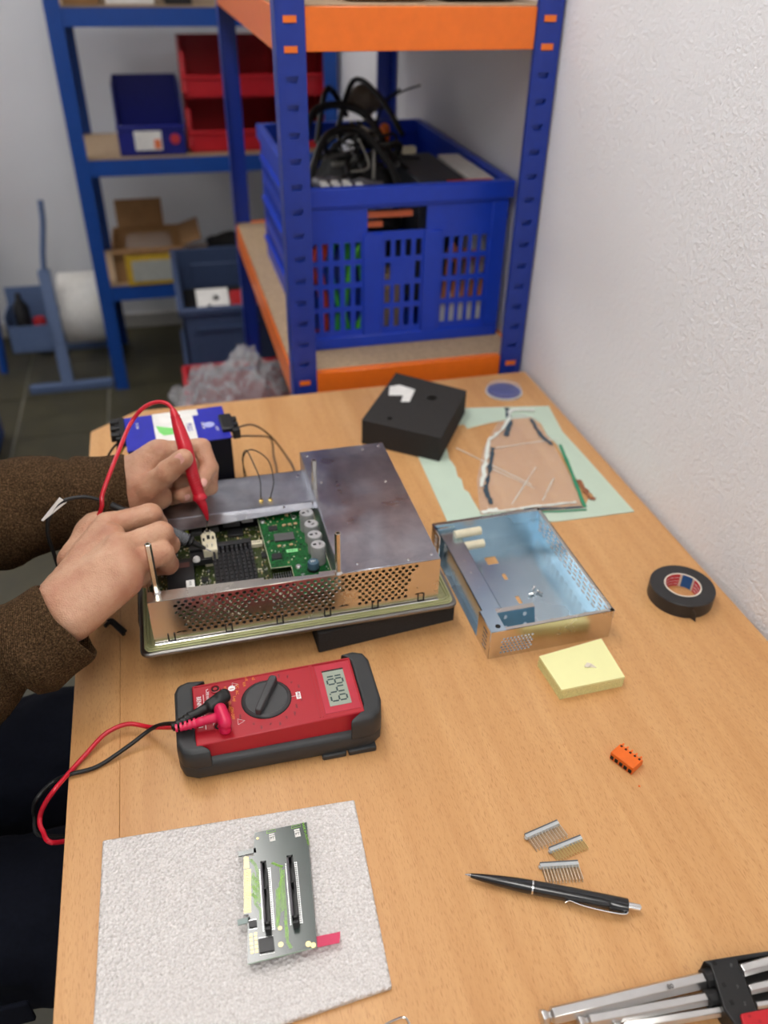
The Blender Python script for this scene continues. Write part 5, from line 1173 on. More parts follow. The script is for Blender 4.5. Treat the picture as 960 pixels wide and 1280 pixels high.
for k in range(16):
    ang = r.uniform(0, 2*PI); pts = []
    for q in range(7):
        u = -1+q/3; pts.append(Vector((.40+.075*(u*math.cos(ang))+.03*r.uniform(-1, 1), 1.66+.12*(u*math.sin(ang))+.03*r.uniform(-1, 1), .285+.045*(1-u*u)+r.uniform(-.012, .03))))
    obj('strand', MB().tube(pts, r.choice((.0022, .003, .0045)), 6), r.choice((BLKC, BLKC, CHIPG, mat('dull white wire', srgb(150, 148, 140), .5))), bb_, smooth=True)
blob('grey_bundle', 'dark grey bundle at the back of the blue crate', 'cable', (.36, 1.85, .17), .075, mat('dark grey fabric', srgb(52, 50, 52), .8), 9, (1, 1, .8), .4)
obj_ = lambda *a, **k: obj(*a, **k)
tag(obj('adapter_box', MB().box((.455, 1.47, .06), (.545, 1.70, .296)), mat('dark slate plastic', srgb(46, 50, 58), .55), bevel=.004), 'dark grey flat adapter box standing in the blue crate', 'box', G)
bx = thing('carton', 'white carton with an orange front edge, at the right inside the blue crate', 'box', (.56, 1.56, .06), 0, G)
obj('carton_body', MB().box((.548, 1.455, .0225), (.592, 1.66, .300)), LABELW, bx, bevel=.002); obj('orange_edge', MB().box((.500, 1.448, .286), (.585, 1.455, .300)), mat('red orange card', srgb(220, 70, 30), .6), bx)
tag(obj('copper_bar', MB().box((.300, 1.424, .250), (.430, 1.432, .260)).box((.300, 1.424, .234), (.375, 1.432, .243)), mat('copper orange strip', srgb(205, 100, 60), .4)), 'copper coloured bar behind the grip opening of the blue crate', 'bar', G)
tag(obj('orange_tool', MB().lathe([(.010, 0), (.014, .05), (.012, .12), (.006, .13)], 16, Matrix.Translation((.262, 1.60, .24)) @ Matrix.Rotation(-.5, 4, 'X')), ORANGE, smooth=True), 'orange tool handle sticking up at the left wall of the blue crate', 'tool', G)
tag(obj('orange_plug', MB().lathe([(.009, 0), (.012, .01), (.010, .03), (.004, .034)], 12, Matrix.Translation((.475, 1.80, .300))), ORANGE, smooth=True), 'small orange plug on the black cables in the blue crate', 'plug', G)
tag(obj('cream_plug', MB().box((.475, 1.66, .30), (.505, 1.68, .315)), CREAM, bevel=.004), 'small cream plug beside the dark adapter box in the blue crate', 'plug', G)
tag(obj('tan_box', MB().box((.385, 1.47, .024), (.425, 1.52, .13)), mat('tan plywood', srgb(190, 160, 120), .7), bevel=.002), 'tan wooden piece behind the middle slots of the blue crate', 'box', G)
for i, (x, c, nm, lb) in enumerate(((.252, srgb(210, 70, 40), 'orange_cable', 'orange red cable coil behind the left slots of the blue crate'), (.300, srgb(40, 150, 60), 'green_cable', 'green cable coil behind the left slots of the blue crate'), (.325, srgb(90, 200, 60), 'lime_cable', 'lime green cable standing behind the left slots of the blue crate'))):
    r = random.Random(i+3); pts = [Vector((x+.02*math.sin(k*1.3+i), 1.43+.012*math.cos(k*1.1)+.006*i, .03+.185*(.5+.5*math.sin(k*.9+i*2)))) for k in range(14)]
    tag(obj(nm, MB().tube(pts, .0055, 8), mat(nm+' sheath', c, .5), smooth=True), lb, 'cable', G)
r = random.Random(12)
ORD = ('leftmost', 'second from the left', 'middle', 'second from the right', 'rightmost')
for k in range(5):
    x0 = .486+.0205*k; h = r.uniform(.055, .085)
    tag(obj('parts_bag', MB().box((x0, 1.43, .024), (x0+.018, 1.446, .024+h)), LABELW, bevel=.003), 'white folded bag low behind the crate slots, '+ORD[k]+' of five', 'bag', 'white folded bags in the crate')
for k in range(5):
    pts = [Vector((.50+.018*k, 1.432, .09)), Vector((.505+.02*k, 1.436, .13+.008*k)), Vector((.51+.016*k, 1.434, .19-.005*k)), Vector((.52+.010*k, 1.44, .16))]
    tag(obj('brown_cable', MB().tube(pts, .006, 8), mat('brown cable sheath', srgb(190, 110, 66), .5), smooth=True), 'brown cable end behind the upper right crate slots, '+ORD[k]+' of five', 'cable', 'brown cable ends in the crate')
for i, (pts, rr) in enumerate((((( .255, 1.50, .28), (.30, 1.56, .355), (.37, 1.60, .36), (.42, 1.56, .31), (.43, 1.50, .27)), .007), (((.256, 1.62, .29), (.32, 1.75, .37), (.42, 1.78, .36), (.46, 1.70, .29), (.44, 1.56, .26)), .008), (((.38, 1.85, .30), (.43, 1.90, .40), (.47, 1.83, .38), (.50, 1.75, .32)), .006), (((.44, 1.80, .31), (.50, 1.86, .37), (.56, 1.83, .40)), .0022), (((.46, 1.82, .32), (.50, 1.9, .36), (.52, 1.85, .39)), .0022), (((.33, 1.80, .30), (.37, 1.88, .39), (.42, 1.92, .33)), .006))):
    tag(obj('black_cable', MB().tube([Vector(p) for p in pts], rr, 8), BLKC, smooth=True), ['thick black cable arching over the front left of the blue crate', 'longest black cable arching across the blue crate', 'black cable looping up at the back of the blue crate', 'thin black wire end pointing to the wall above the blue crate', 'thin black wire curling at the back right of the blue crate', 'black cable looping at the back left of the blue crate'][i], 'cable', 'black cables over the blue crate')
for i in range(7):
    x, y = (.275+.02*(i % 4), 1.455+.02*(i//4)); tag(obj('white_plug', MB().box((x, y, .292), (x+.012, y+.010, .302), None), LABELW, bevel=.002), 'small white plug on the smoky bag, '+('front row, ' if i < 4 else 'back row, ')+ORD[i % 4], 'plug', 'white plugs in the crate')
tag(blob('brown_bag', 'brown grey bag standing at the back of the blue crate', 'bag', (.455, 2.04-.13, .36), .035, mat('grey brown cloth', srgb(110, 100, 88), .8), 4, (1, 1, .8), .25), None)

# ------------------------------------------------------------ all blue shelving by the back wall
bs = thing('shelving_unit', 'blue metal shelving unit against the back wall with bins and boxes', 'shelf', (.18, 3.1, FZ))
BX0, BX1, BY0, BY1 = -.252, .605, 2.905, 3.33
for x0, x1, y, s in ((BX0, BX0+.045, BY0, 1), (BX1-.045, BX1, BY0, 1), (BX0, BX0+.045, BY1, -1), (BX1-.045, BX1, BY1, -1)):
    H = 1.0-FZ; hl = [rect(.018, .05+.05*k, .025, .060+.05*k) for k in range(34)]
    p = plate('post', rect(0, 0, x1-x0, H), hl, .002, BLUE2, bs, frame((x0, y, FZ), (1, 0, 0), (0, 0, 1)))
    xs = x0 if x0 < 0 else x1
    obj('post_web', MB().box((x0+.001, y+s*.0045-.001, FZ), (x1-.001, y+s*.0045+.001, 1.0)), BLUE2, bs)
    obj('post_side', MB().box((xs-.001, min(y, y+s*.045), FZ), (xs+.001, max(y, y+s*.045), 1.0)), BLUE2, p)
for zt in (-.363, .050, .467):
    for y in (BY0+.003, BY1-.003): obj('beam', MB().box((BX0+.045, y-.002, zt-.050), (BX1-.045, y+.002, zt)).box((BX0+.045, y-.002, zt-.003), (BX1-.045, y+(.015 if y < 3 else -.015), zt)), BLUE2, bs, bevel=.001, seg=1)
    for x in (BX0+.002, BX1-.002): obj('beam', MB().box((x-.002, BY0+.045, zt-.05), (x+.002, BY1-.045, zt)), BLUE2, bs)
    obj('shelf_board', MB().box((BX0+.006, BY0+.008, zt-.008), (BX1-.006, BY1-.008, zt+.004)), CHIP, bs)
def bin_(name, label, x0, x1, y0, y1, z0, h, m_, group, fh=.45):
    """an open-fronted stacking bin"""
    t = thing(name, label, 'bin', ((x0+x1)/2, (y0+y1)/2, z0), 0, group); th = .004
    obj('bin_floor', MB().box((x0, y0, z0), (x1, y1, z0+th)), m_, t)
    obj('bin_back', MB().box((x0, y1-th, z0), (x1, y1, z0+h)), m_, t)
    sl_ = (y1-y0)*.30
    for x in (x0, x1-th):
        vs = [(x, y0, z0), (x, y1, z0), (x, y1, z0+h), (x, y0+sl_, z0+h), (x, y0, z0+h*fh)]; vs += [(a+th, b, c) for a, b, c in vs]
        obj('bin_side', MB().add(vs, [(0, 1, 2, 3, 4), (5, 6, 7, 8, 9), (0, 1, 6, 5), (1, 2, 7, 6), (2, 3, 8, 7), (3, 4, 9, 8), (4, 0, 5, 9)]), m_, t)
    f = obj('bin_front', MB().box((x0, y0, z0), (x1, y0+th, z0+h*fh)).box((x0-.002, y0-.008, z0+h*fh-.012), (x1+.002, y0+.002, z0+h*fh)), m_, t, bevel=.002, seg=1)
    return t, f
zb = .0545
t, f = bin_('storage_bin', 'dark blue open fronted bin with a white label on the blue shelving', -.105, .105, 2.93, 3.22, zb, .200, DKBLUE, 'bins on the blue shelving')
obj('label', MB().box((-.055, 2.918, zb+.018), (.030, 2.921, zb+.075)), LABELW, f, bevel=.001); obj('red_mark', MB().lathe([(.016, 0), (.016, .002)], 14, Matrix.Translation((.072, 2.921, zb+.05)) @ Matrix.Rotation(PI/2, 4, 'X')), mat('red orange mark', srgb(190, 50, 60), .5), f)
obj('orange_mark', MB().box((.005, 2.9172, zb+.022), (.026, 2.9182, zb+.05)), mat('orange print spot', srgb(230, 120, 70), .5), f)
names = {(0, 0): 'red open fronted bin beside the dark blue bin, bottom row', (1, 0): 'red open fronted bin, middle of the bottom row', (2, 0): 'red open fronted bin, right end of the bottom row', (0, 1): 'red open fronted bin beside the dark blue bin, second row', (1, 1): 'red open fronted bin, middle of the second row', (2, 1): 'red open fronted bin, right end of the second row'}
for (i, j), l_ in names.items():
    x0 = .118+.162*i
    if i == 2: x0 = .442
    t_, f_ = bin_('storage_bin', l_+' on the blue shelving', x0, x0+.148, 2.945+.01*j, 3.2, zb+.001+.160*j, .157, RED, 'bins on the blue shelving', .42)
    for xx in (x0+.004, x0+.144): obj('bin_post', MB().capsule((xx, 2.945+.01*j, zb+.02+.160*j), (xx, 2.98+.01*j, zb+.12+.160*j), .010, .010, 12), RED, t_, smooth=True)
tag(obj('cardboard_tube', MB().box((.40, 2.9+.02, .455+.018), (.48, 3.2, .53)), CARDBOARD, bevel=.003), 'brown box on the top board of the blue shelving, right', 'box', 'boxes on the blue shelving top')
for x0, x1, c, l_ in ((-.20, -.10, CARDBOARD, 'low brown box at the left end of the blue shelving top board'), (-.08, .06, LABELW, 'low white box on the blue shelving top board'), (.09, .17, BLKM, 'low black box on the blue shelving top board')):
    tag(obj('storage_box', MB().box((x0, 2.93, .472), (x1, 3.15, .54)), c, bevel=.003), l_, 'box', 'boxes on the blue shelving top')
zc = -.3585
cb = thing('cardboard_box', 'open brown cardboard box with raised flaps on the lower blue shelf', 'box', (-.08, 3.08, zc), 0)
for a, b in (((-.185, 2.935, zc), (.055, 2.939, zc+.115)), ((-.185, 3.20, zc), (.055, 3.204, zc+.115)), ((-.185, 2.935, zc), (-.181, 3.204, zc+.115)), ((.051, 2.935, zc), (.055, 3.204, zc+.115))): obj('box_wall', MB().box(a, b), CARDBOARD, cb)
obj('box_flap', MB().box((-.165, 3.19, zc+.115), (.0, 3.194, zc+.215), None), CARDBOARD, cb)
obj('box_flap', MB().add([(.055, 2.94, zc+.115), (.055, 3.2, zc+.115), (.12, 3.2, zc+.135), (.12, 2.94, zc+.135), (.055, 2.94, zc+.118), (.055, 3.2, zc+.118), (.12, 3.2, zc+.138), (.12, 2.94, zc+.138)], [(0, 1, 2, 3), (4, 5, 6, 7), (0, 1, 5, 4), (1, 2, 6, 5), (2, 3, 7, 6), (3, 0, 4, 7)]), CARDBOARD, cb)
obj('box_front_flap', MB().box((-.185, 2.90, zc+.108), (.055, 2.937, zc+.114)), CARDBOARD, cb)
tag(obj('crumpled_film', MB().box((-.14, 2.96, zc+.02), (.02, 3.1, zc+.125)), FILM, bevel=.02, seg=3), 'clear packing film showing in the brown cardboard box', 'film')
yb_ = thing('carton', 'yellow edged carton with a pale label in front of the brown cardboard box', 'box', (-.06, 2.92, zc), 0)
obj('carton_body', MB().box((-.145, 2.895, zc+.0), (.045, 2.932, zc+.100)), YBOX, yb_, bevel=.002); obj('carton_label', MB().box((-.125, 2.892, zc+.015), (.02, 2.8955, zc+.085)), mat('pale film label', srgb(170, 172, 165), .4), yb_)
blob('dark_cloth', 'dark cloth heap on the lower blue shelf behind the slate blue bin', 'cloth', (.22, 3.08, zc+.062), .070, mat('near black cloth', srgb(26, 24, 26), .9), 3, (1.2, 1, .6), .25, None)

# ------------------------------------------------------------ slate blue bins, red crate, film on the floor
def tub(name, label, x0, x1, y0, y1, z0, z1, m_, group):
    t = thing(name, label, 'bin', ((x0+x1)/2, (y0+y1)/2, z0), 0, group); th = .006
    for nm, a, b in (('bin_wall', (x0, y0, z0), (x1, y0+th, z1)), ('bin_wall', (x0, y1-th, z0), (x1, y1, z1)), ('bin_wall', (x0, y0, z0), (x0+th, y1, z1)), ('bin_wall', (x1-th, y0, z0), (x1, y1, z1)), ('bin_floor', (x0, y0, z0), (x1, y1, z0+th))):
        obj(nm, MB().box(a, b), m_, t)
    obj('bin_rim', MB().box((x0-.012, y0-.012, z1-.02), (x1+.012, y0+.004, z1)).box((x0-.012, y1-.004, z1-.02), (x1+.012, y1+.012, z1)).box((x0-.012, y0, z1-.02), (x0+.004, y1, z1)).box((x1-.004, y0, z1-.02), (x1+.012, y1, z1)), m_, t, bevel=.003)
    obj('bin_rib', MB().box((x0+.03, y0-.010, z0+.03), (x1-.03, y0, z0+.04)), m_, t); obj('bin_rib', MB().box((x0+.03, y0-.010, z1-.07), (x1-.03, y0, z1-.06)), m_, t); obj('bin_rib', MB().box((x0+.05, y1-.012, z0+.06), (x1-.05, y1-.005, z1-.05)), m_, t, bevel=.003)
    return t
tub('storage_tub', 'upper slate blue tub holding a white card and a red block', .018, .315, 2.315, 2.86, -.52, -.232, GREYBIN, 'slate blue tubs on the floor')
tub('storage_tub', 'lower slate blue tub standing on the floor under the upper one', .018, .315, 2.315, 2.86, FZ+.001, -.5215, GREYBIN, 'slate blue tubs on the floor')
wc = thing('white_card', 'white card with two dark cutouts in the slate blue tub', 'card', (.11, 2.42, -.36), 0)
Tw = frame((.065, 2.355, -.290), (1, 0, 0), (0, 1, .55))
plate('card_sheet', rect(0, 0, .095, .12), [ngon(.058, .085, .010, 12), rect(.03, .03, .042, .06)], .004, LABELW, wc, Tw)
tag(obj('red_block', MB().box((0, 0, 0), (.095, .11, .04), frame((.165, 2.37, -.320), (1, 0, 0), (0, 1, .5))), RED2, bevel=.004), 'dark red block beside the white card in the slate blue tub', 'block')
tag(obj('filler_block', MB().box((.035, 2.34, -.512), (.30, 2.83, -.36)), BLKM), 'black foam filling in the bottom of the slate blue tub', 'foam')
rcx = thing('red_crate', 'red plastic crate on the floor between bench and slate blue tubs', 'crate', (.13, 2.0, FZ), 0)
rx0, rx1, ry0, ry1, rz0, rz1 = .004, .30, 1.76, 2.20, FZ+.001, -.365
for a, b in (((rx0, ry0, rz0), (rx1, ry0+.005, rz1)), ((rx0, ry1-.005, rz0), (rx1, ry1, rz1)), ((rx0, ry0, rz0), (rx0+.005, ry1, rz1)), ((rx1-.005, ry0, rz0), (rx1, ry1, rz1))): obj('crate_wall', MB().box((a[0], a[1], a[2]), (b[0], b[1], b[2]-.02)), RED2, rcx)
obj('crate_floor', MB().box((rx0, ry0, rz0), (rx1, ry1, rz0+.005)), RED2, rcx)
obj('crate_rim', MB().tube([(rx0, ry0, rz1), (rx0, ry1, rz1), (rx1, ry1, rz1), (rx1, ry0, rz1), (rx0, ry0, rz1)], .012, 8, smooth=False), RED, rcx, bevel=.002)
def bag(name, label, pts, m_, cat='film'):
    bm = bmesh.new(); bmesh.ops.create_grid(bm, x_segments=70, y_segments=70, size=1)
    cx_, cy_, rx_, ry_, z0_, hh = pts
    for v in bm.verts:
        x, y = v.co.x, v.co.y; d = math.hypot(x, y)
        n1 = noise.fractal(Vector((x*2.2, y*2.2, 3.1)), 1, 2, 5); n2 = abs(noise.noise(Vector((x*6, y*6, 9))))
        z = z0_+hh*(max(0, 1-d*d*.8))*(.8+.25*n1)+.020*n2+.012*n1
        v.co = Vector((cx_+x*rx_*(1+.12*n1)+.02*n2, cy_+y*ry_*(1+.1*n1), z))
    for v in bm.verts: v.co.z += .022*(1-2.2*abs(noise.noise(v.co*26)))+.010*(1-2*abs(noise.noise(v.co*60)))
    bmesh.ops.solidify(bm, geom=bm.faces[:], thickness=.0004)
    me = bpy.data.meshes.new(name); bm.to_mesh(me); bm.free(); me.materials.append(m_); me.shade_smooth()
    o = bpy.data.objects.new(name, me); link(o); return tag(o, label, cat)
bag('plastic_bag', 'crumpled clear plastic film heap lying on the red crate', (.13, 1.86, .17, .20, -.375, .19), BAG)
bag('plastic_bag', 'flatter clear plastic film beside the heap on the red crate', (.02, 1.66, .17, .10, -.36, .03), BAG)
tag(obj('carton', MB().box((-.14, 1.50, FZ+.001), (.17, 1.745, -.375)), CARDBOARD, bevel=.004), 'brown carton under the clear film behind the bench', 'box')

# ------------------------------------------------------------ roll stand at the left
SB = mat('grey blue stand paint', srgb(92, 112, 150), .5)
st_ = thing('roll_stand', 'grey blue floor stand carrying a big white paper roll beside the shelving', 'stand', (-.40, 3.05, FZ))
obj('base_bar', MB().box((-.555, 2.925, FZ+.001), (-.262, 2.955, FZ+.03)), SB, st_, bevel=.003); obj('base_bar', MB().box((-.555, 3.30, FZ+.001), (-.262, 3.33, FZ+.03)), SB, st_, bevel=.003)
obj('upright', MB().add([(-.44, 2.93, FZ+.03), (-.40, 2.93, FZ+.03), (-.40, 2.96, FZ+.03), (-.44, 2.96, FZ+.03), (-.455, 3.05, -.34), (-.415, 3.05, -.34), (-.415, 3.08, -.34), (-.455, 3.08, -.34)], [(0, 1, 2, 3), (4, 5, 6, 7), (0, 1, 5, 4), (1, 2, 6, 5), (2, 3, 7, 6), (3, 0, 4, 7)]), SB, st_)
obj('handle', MB().tube([(-.435, 3.06, -.36), (-.425, 3.07, -.28), (-.405, 3.09, -.18), (-.400, 3.10, -.11)], .010, 8), SB, st_, smooth=True)
obj('side_tray', MB().box((-.585, 2.96, -.60), (-.445, 3.09, -.596)).box((-.585, 2.96, -.60), (-.445, 2.964, -.50)).box((-.585, 3.086, -.60), (-.445, 3.09, -.40)).box((-.585, 2.96, -.60), (-.581, 3.09, -.46)), SB, st_)
obj('axle', MB().cyl((-.455, 3.16, -.52), (-.255, 3.16, -.52), .012, 12), SB, st_, smooth=True)
obj('paper_roll', MB().lathe([(.03, 0), (.128, .0), (.13, .003), (.13, .147), (.128, .15), (.03, .15), (.03, 0)], 48, Matrix.Translation((-.408, 3.16, -.52)) @ Matrix.Rotation(PI/2, 4, 'Y'), cap=False), mat('white paper roll', srgb(226, 224, 218), .8), st_, smooth=True)
tag(obj('dark_bottle', MB().lathe([(.028, 0), (.028, .14), (.010, .17), (.010, .19)], 16, Matrix.Translation((-.535, 3.03, -.594))), BLK, smooth=True), 'dark spray bottle in the side tray of the roll stand', 'bottle')
tag(obj('red_can', MB().lathe([(.022, 0), (.022, .09), (.018, .1)], 16, Matrix.Translation((-.480, 3.02, -.594))), RED2, smooth=True), 'dark red can in the side tray of the roll stand', 'can')
tr2 = thing('utility_cart', 'blue cart with a red container, cut off by the left picture edge', 'cart', (-.80, 3.1, FZ))
obj('cart_frame', MB().tube([(-.66, 3.10, FZ+.02), (-.64, 3.12, -.45), (-.67, 3.13, -.30), (-.95, 3.13, -.30)], .014, 8, smooth=False), BLUE2, tr2)
obj('cart_leg', MB().cyl((-.95, 3.13, FZ+.01), (-.95, 3.13, -.3), .014, 8), BLUE2, tr2)
obj('cart_container', MB().lathe([(.13, -.28), (.16, -.27), (.17, -.10), (.15, -.06), (.05, -.05)], 24, Matrix.Translation((-.83, 3.18, 0))), RED, tr2, smooth=True)
obj('cart_shelf', MB().box((-.97, 3.05, -.30), (-.66, 3.3, -.285)), BLUE2, tr2)
tag(obj('blue_box', MB().box((-1.0, 2.35, FZ+.001), (-.615, 2.65, FZ+.17)), BLUE2, bevel=.01), 'blue box on the floor at the left picture edge', 'box')

# ------------------------------------------------------------ the person at the left of the bench
pe = thing('person', 'person in a brown knitted jacket and navy trousers holding two test probes', 'person', (-.55, .62, FZ))
Vn = lambda *a: Vector(a)
# near hand (right): back of the hand up, fingers curled over the black probe
W1, W2, WC = Vector((-0.1535, 0.6792, 0.1100)), Vector((-0.1381, 0.6439, 0.1060)), Vector((-0.1460, 0.6613, 0.1080))
iM, mM_, rM, pM = Vector((-0.1007, 0.7488, 0.1400)), Vector((-0.0883, 0.6995, 0.1440)), Vector((-0.0847, 0.6758, 0.1370)), Vector((-0.0838, 0.6685, 0.1240))
iP, mP, rP, pP = Vector((-0.0556, 0.7579, 0.1410)), Vector((-0.0452, 0.7226, 0.1400)), Vector((-0.0467, 0.7037, 0.1280)), Vector((-0.0714, 0.6957, 0.1100))
m = MB()
def cap2(a, b, r1, r2, k=.012): m.capsule(a, b, r1, r2, 20, k)
ER = Vector((-.375, .600, .005)); EL = Vector((-.345, .868, .085))
cap2(ER, WC, .040, .0265)
for a, b, r1, r2 in ((W1, iM, .0185, .0140), (WC, mM_, .020, .0150), (WC, rM, .020, .0150), (W2, pM, .0185, .0150), (W1.lerp(WC, .5), iM.lerp(mM_, .5), .020, .0140), (WC, mM_.lerp(rM, .5), .022, .0145), (W2, rM.lerp(pM, .5), .019, .0145)): cap2(a, b, r1, r2)
# palm side bulk and thumb
cap2(W1+Vn(.02, 0, -.008), Vector((-0.1190, 0.7773, 0.1150)), .016, .0160); cap2(Vector((-0.1395, 0.7339, 0.1120)), Vector((-0.1137, 0.7713, 0.1250)), .0165, .0165)
cap2(Vector((-0.1244, 0.7706, 0.1120)), Vector((-.088, .765, .112)), .015, .012); cap2(Vector((-.088, .765, .112)), Vector((-.062, .775, .106)), .0118, .0100, .004); cap2(Vector((-.062, .775, .106)), Vector((-.044, .768, .100)), .0100, .0085, .003)
def finger(M_, P_, D_, T_, r):
    cap2(M_, P_, r*1.08, r*1.03, .0045); cap2(P_, D_, r*1.0, r*.92, .003); cap2(D_, T_, r*.92, r*.80, .0025)
finger(iM, iP, iP+Vn(.005, .012, -.022), iP+Vn(-.010, .026, -.028), .0118)
finger(mM_, mP, mP+Vn(.005, .010, -.024), mP+Vn(-.012, .024, -.036), .0120)
finger(rM, rP, rP+Vn(.003, .010, -.024), rP+Vn(-.016, .020, -.034), .0116)
finger(pM, pP, pP+Vn(.002, .010, -.014), pP+Vn(-.014, .018, -.018), .0105)
# far hand (left): thumb towards the camera, index finger behind the red probe
LW = Vector((-0.0885, 0.8480, 0.1195)); LW2 = Vector((-0.0812, 0.8530, 0.1253))
cap2(EL, LW, .042, .029); 
TB, TM_, TI_, TT_ = Vector((-0.0735, 0.8300, 0.1177)), Vector((-0.0547, 0.8180, 0.1372)), Vector((-0.0331, 0.8080, 0.1610)), Vector((-0.0135, 0.8030, 0.1792))
cap2(LW, TB, .027, .020); cap2(TB, TM_, .0200, .0155); cap2(TM_, TI_, .0150, .0125, .005); cap2(TI_, TT_, .0130, .0112, .003)
cap2(Vector((-0.0751, 0.8320, 0.1189)), Vector((-0.0465, 0.8250, 0.1169)), .020, .014)
LI, LM, LR, LP_ = Vector((-0.0436, 0.8620, 0.1556)), Vector((-0.0425, 0.8800, 0.1324)), Vector((-0.0434, 0.8900, 0.1090)), Vector((-0.0475, 0.8880, 0.0943))
for q, r_ in ((LI, .0150), (LM, .0150), (LR, .0145), (LP_, .0140)): cap2(LW2, q, .024, r_)
cap2(Vector((-0.0655, 0.8520, 0.1382)), Vector((-0.0377, 0.8530, 0.1602)), .018, .0135)
cap2(Vector((-0.0717, 0.8500, 0.1156)), Vector((-0.0450, 0.8600, 0.1189)), .023, .016)
iP2, iD2, iT2 = Vector((0.0084, 0.8520, 0.1622)), Vector((0.0134, 0.8340, 0.1448)), Vector((0.0018, 0.8170, 0.1349))
cap2(LI, iP2, .0125, .0112, .004); cap2(iP2, iD2, .0110, .0100, .002); cap2(iD2, iT2, .0102, .0088, .002)
mP2, mD2, mT2 = Vector((0.0148, 0.8680, 0.1225)), Vector((0.0116, 0.8460, 0.1091)), Vector((-0.0201, 0.8220, 0.1170))
cap2(LM, mP2, .0120, .0110, .003); cap2(mP2, mD2, .0108, .0098, .002); cap2(mD2, mT2, .0096, .0086, .002)
cap2(LR, Vector((0.0054, 0.8820, 0.0975)), .0115, .0105, .003); cap2(Vector((0.0054, 0.8820, 0.0975)), Vector((-0.0025, 0.8620, 0.0925)), .0100, .0092, .002); cap2(Vector((-0.0025, 0.8620, 0.0925)), Vector((-0.0245, 0.8500, 0.0991)), .0090, .0080, .002)
cap2(LP_, Vector((-0.0100, 0.8800, 0.0842)), .0110, .0095); cap2(Vector((-0.0100, 0.8800, 0.0842)), Vector((-0.0348, 0.8600, 0.0893)), .0090, .0078)
def wr_(co):
    # skin folds over the joints and faint veins
    v = noise.fractal(co*110, 1, 2, 4)*.0005+noise.noise(co*38)*.0007
    return v
hands = organic('body', m, SKIN, pe, .0016, 2, .5, wr_)
# head, neck and upper body under the jacket, outside the picture
SR, SL, HD = Vector((-.54, .43, .27)), Vector((-.54, .81, .29)), Vector((-.50, .62, .62))
m = MB()
m.capsule(Vector((-.56, .62, .25)), Vector((-.53, .62, .46)), .075, .058)
m.capsule(HD+Vn(-.01, 0, .03), HD+Vn(.02, 0, -.03), .085, .070); m.capsule(HD+Vn(.03, 0, -.06), HD+Vn(.045, 0, -.085), .050, .036)
m.capsule(HD+Vn(.085, 0, .005), HD+Vn(.105, 0, -.03), .008, .013)
m.capsule(HD+Vn(.0, -.083, -.02), HD+Vn(.0, -.085, .01), .010, .014); m.capsule(HD+Vn(.0, .083, -.02), HD+Vn(.0, .085, .01), .010, .014)
m.capsule(HD+Vn(.078, -.018, -.062), HD+Vn(.078, .018, -.062), .008, .008)
m.capsule(HD+Vn(.070, -.035, .030), HD+Vn(.074, -.015, .032), .010, .009); m.capsule(HD+Vn(.070, .035, .030), HD+Vn(.074, .015, .032), .010, .009)
m.chain([(*(ER), .04), (*(SR), .045), (-.56, .62, .25, .07), (*(SL), .045), (*(EL), .04)])
organic('body', m, SKIN, pe, .005, 2, k=.02)
bd = [o for o in pe.children if o.name.startswith('body')]
bm = bmesh.new(); bm.from_mesh(bd[0].data); bm.from_mesh(bd[1].data); bm.to_mesh(bd[0].data); bm.free(); bd[0].data.shade_smooth()
bpy.data.objects.remove(bd[1]); bd = [bd[0]]
for s in (-1, 1):
    e = obj('eye', MB().lathe([(.0012, -.0125), (.009, -.008), (.0125, 0), (.009, .008), (.001, .0125)], 16, Matrix.Translation(HD+Vn(.068, .031*s, .010))), LABELW, pe, smooth=True)
    obj('iris', MB().cyl(HD+Vn(.079, .031*s, .010), HD+Vn(.0808, .031*s, .010), .005, 12), CHIPB, e)
m = MB(); m.capsule(HD+Vn(-.02, 0, .05), HD+Vn(.012, 0, .052), .088, .080); m.capsule(HD+Vn(-.035, 0, .0), HD+Vn(-.03, 0, -.05), .080, .060)
organic('hair', m, HAIR, pe, .005, 3, .5, lambda co: noise.noise(co*60)*.003)
# nails
def nail(c, n_, up, w_, l_):
    T = frame(c, up.cross(n_), up); b = MB()
    vs = []; fs = []
    for j in range(7):
        v = -l_/2+l_*j/6; ww = w_/2*(1-.35*(abs(v)/(l_/2))**4)
        for i in range(7):
            u = -1+2*i/6; vs.append((u*ww, v, .0012*(1-u*u)-.0003))
    for j in range(6):
        for i in range(6): fs.append((j*7+i, j*7+i+1, (j+1)*7+i+1, (j+1)*7+i))
    b.add(vs, fs, T); obj('fingernail', b, NAIL, pe, smooth=True)
cam_p = Vector((0, 0, .66))
for c, tip_from, r_, w_, l_ in ((TT_, TI_, .0100, .0115, .0125), (iT2, iD2, .0086, .0085, .0090), (mT2, mD2, .0084, .0075, .0080)):
    up = (c-tip_from).normalized(); n_ = (cam_p-c).normalized()
    if c is TT_: n_ = (n_+Vn(-.25, 0, .15)).normalized()
    if c is iT2: n_ = (n_+Vn(.35, 0, 0)).normalized()
    if c is mT2: n_ = (n_+Vn(-.2, 0, -.3)).normalized()
    n_ = (n_-up*n_.dot(up)).normalized()
    nail(c+n_*(r_+.0001)+up*.001, n_, up, w_, l_)
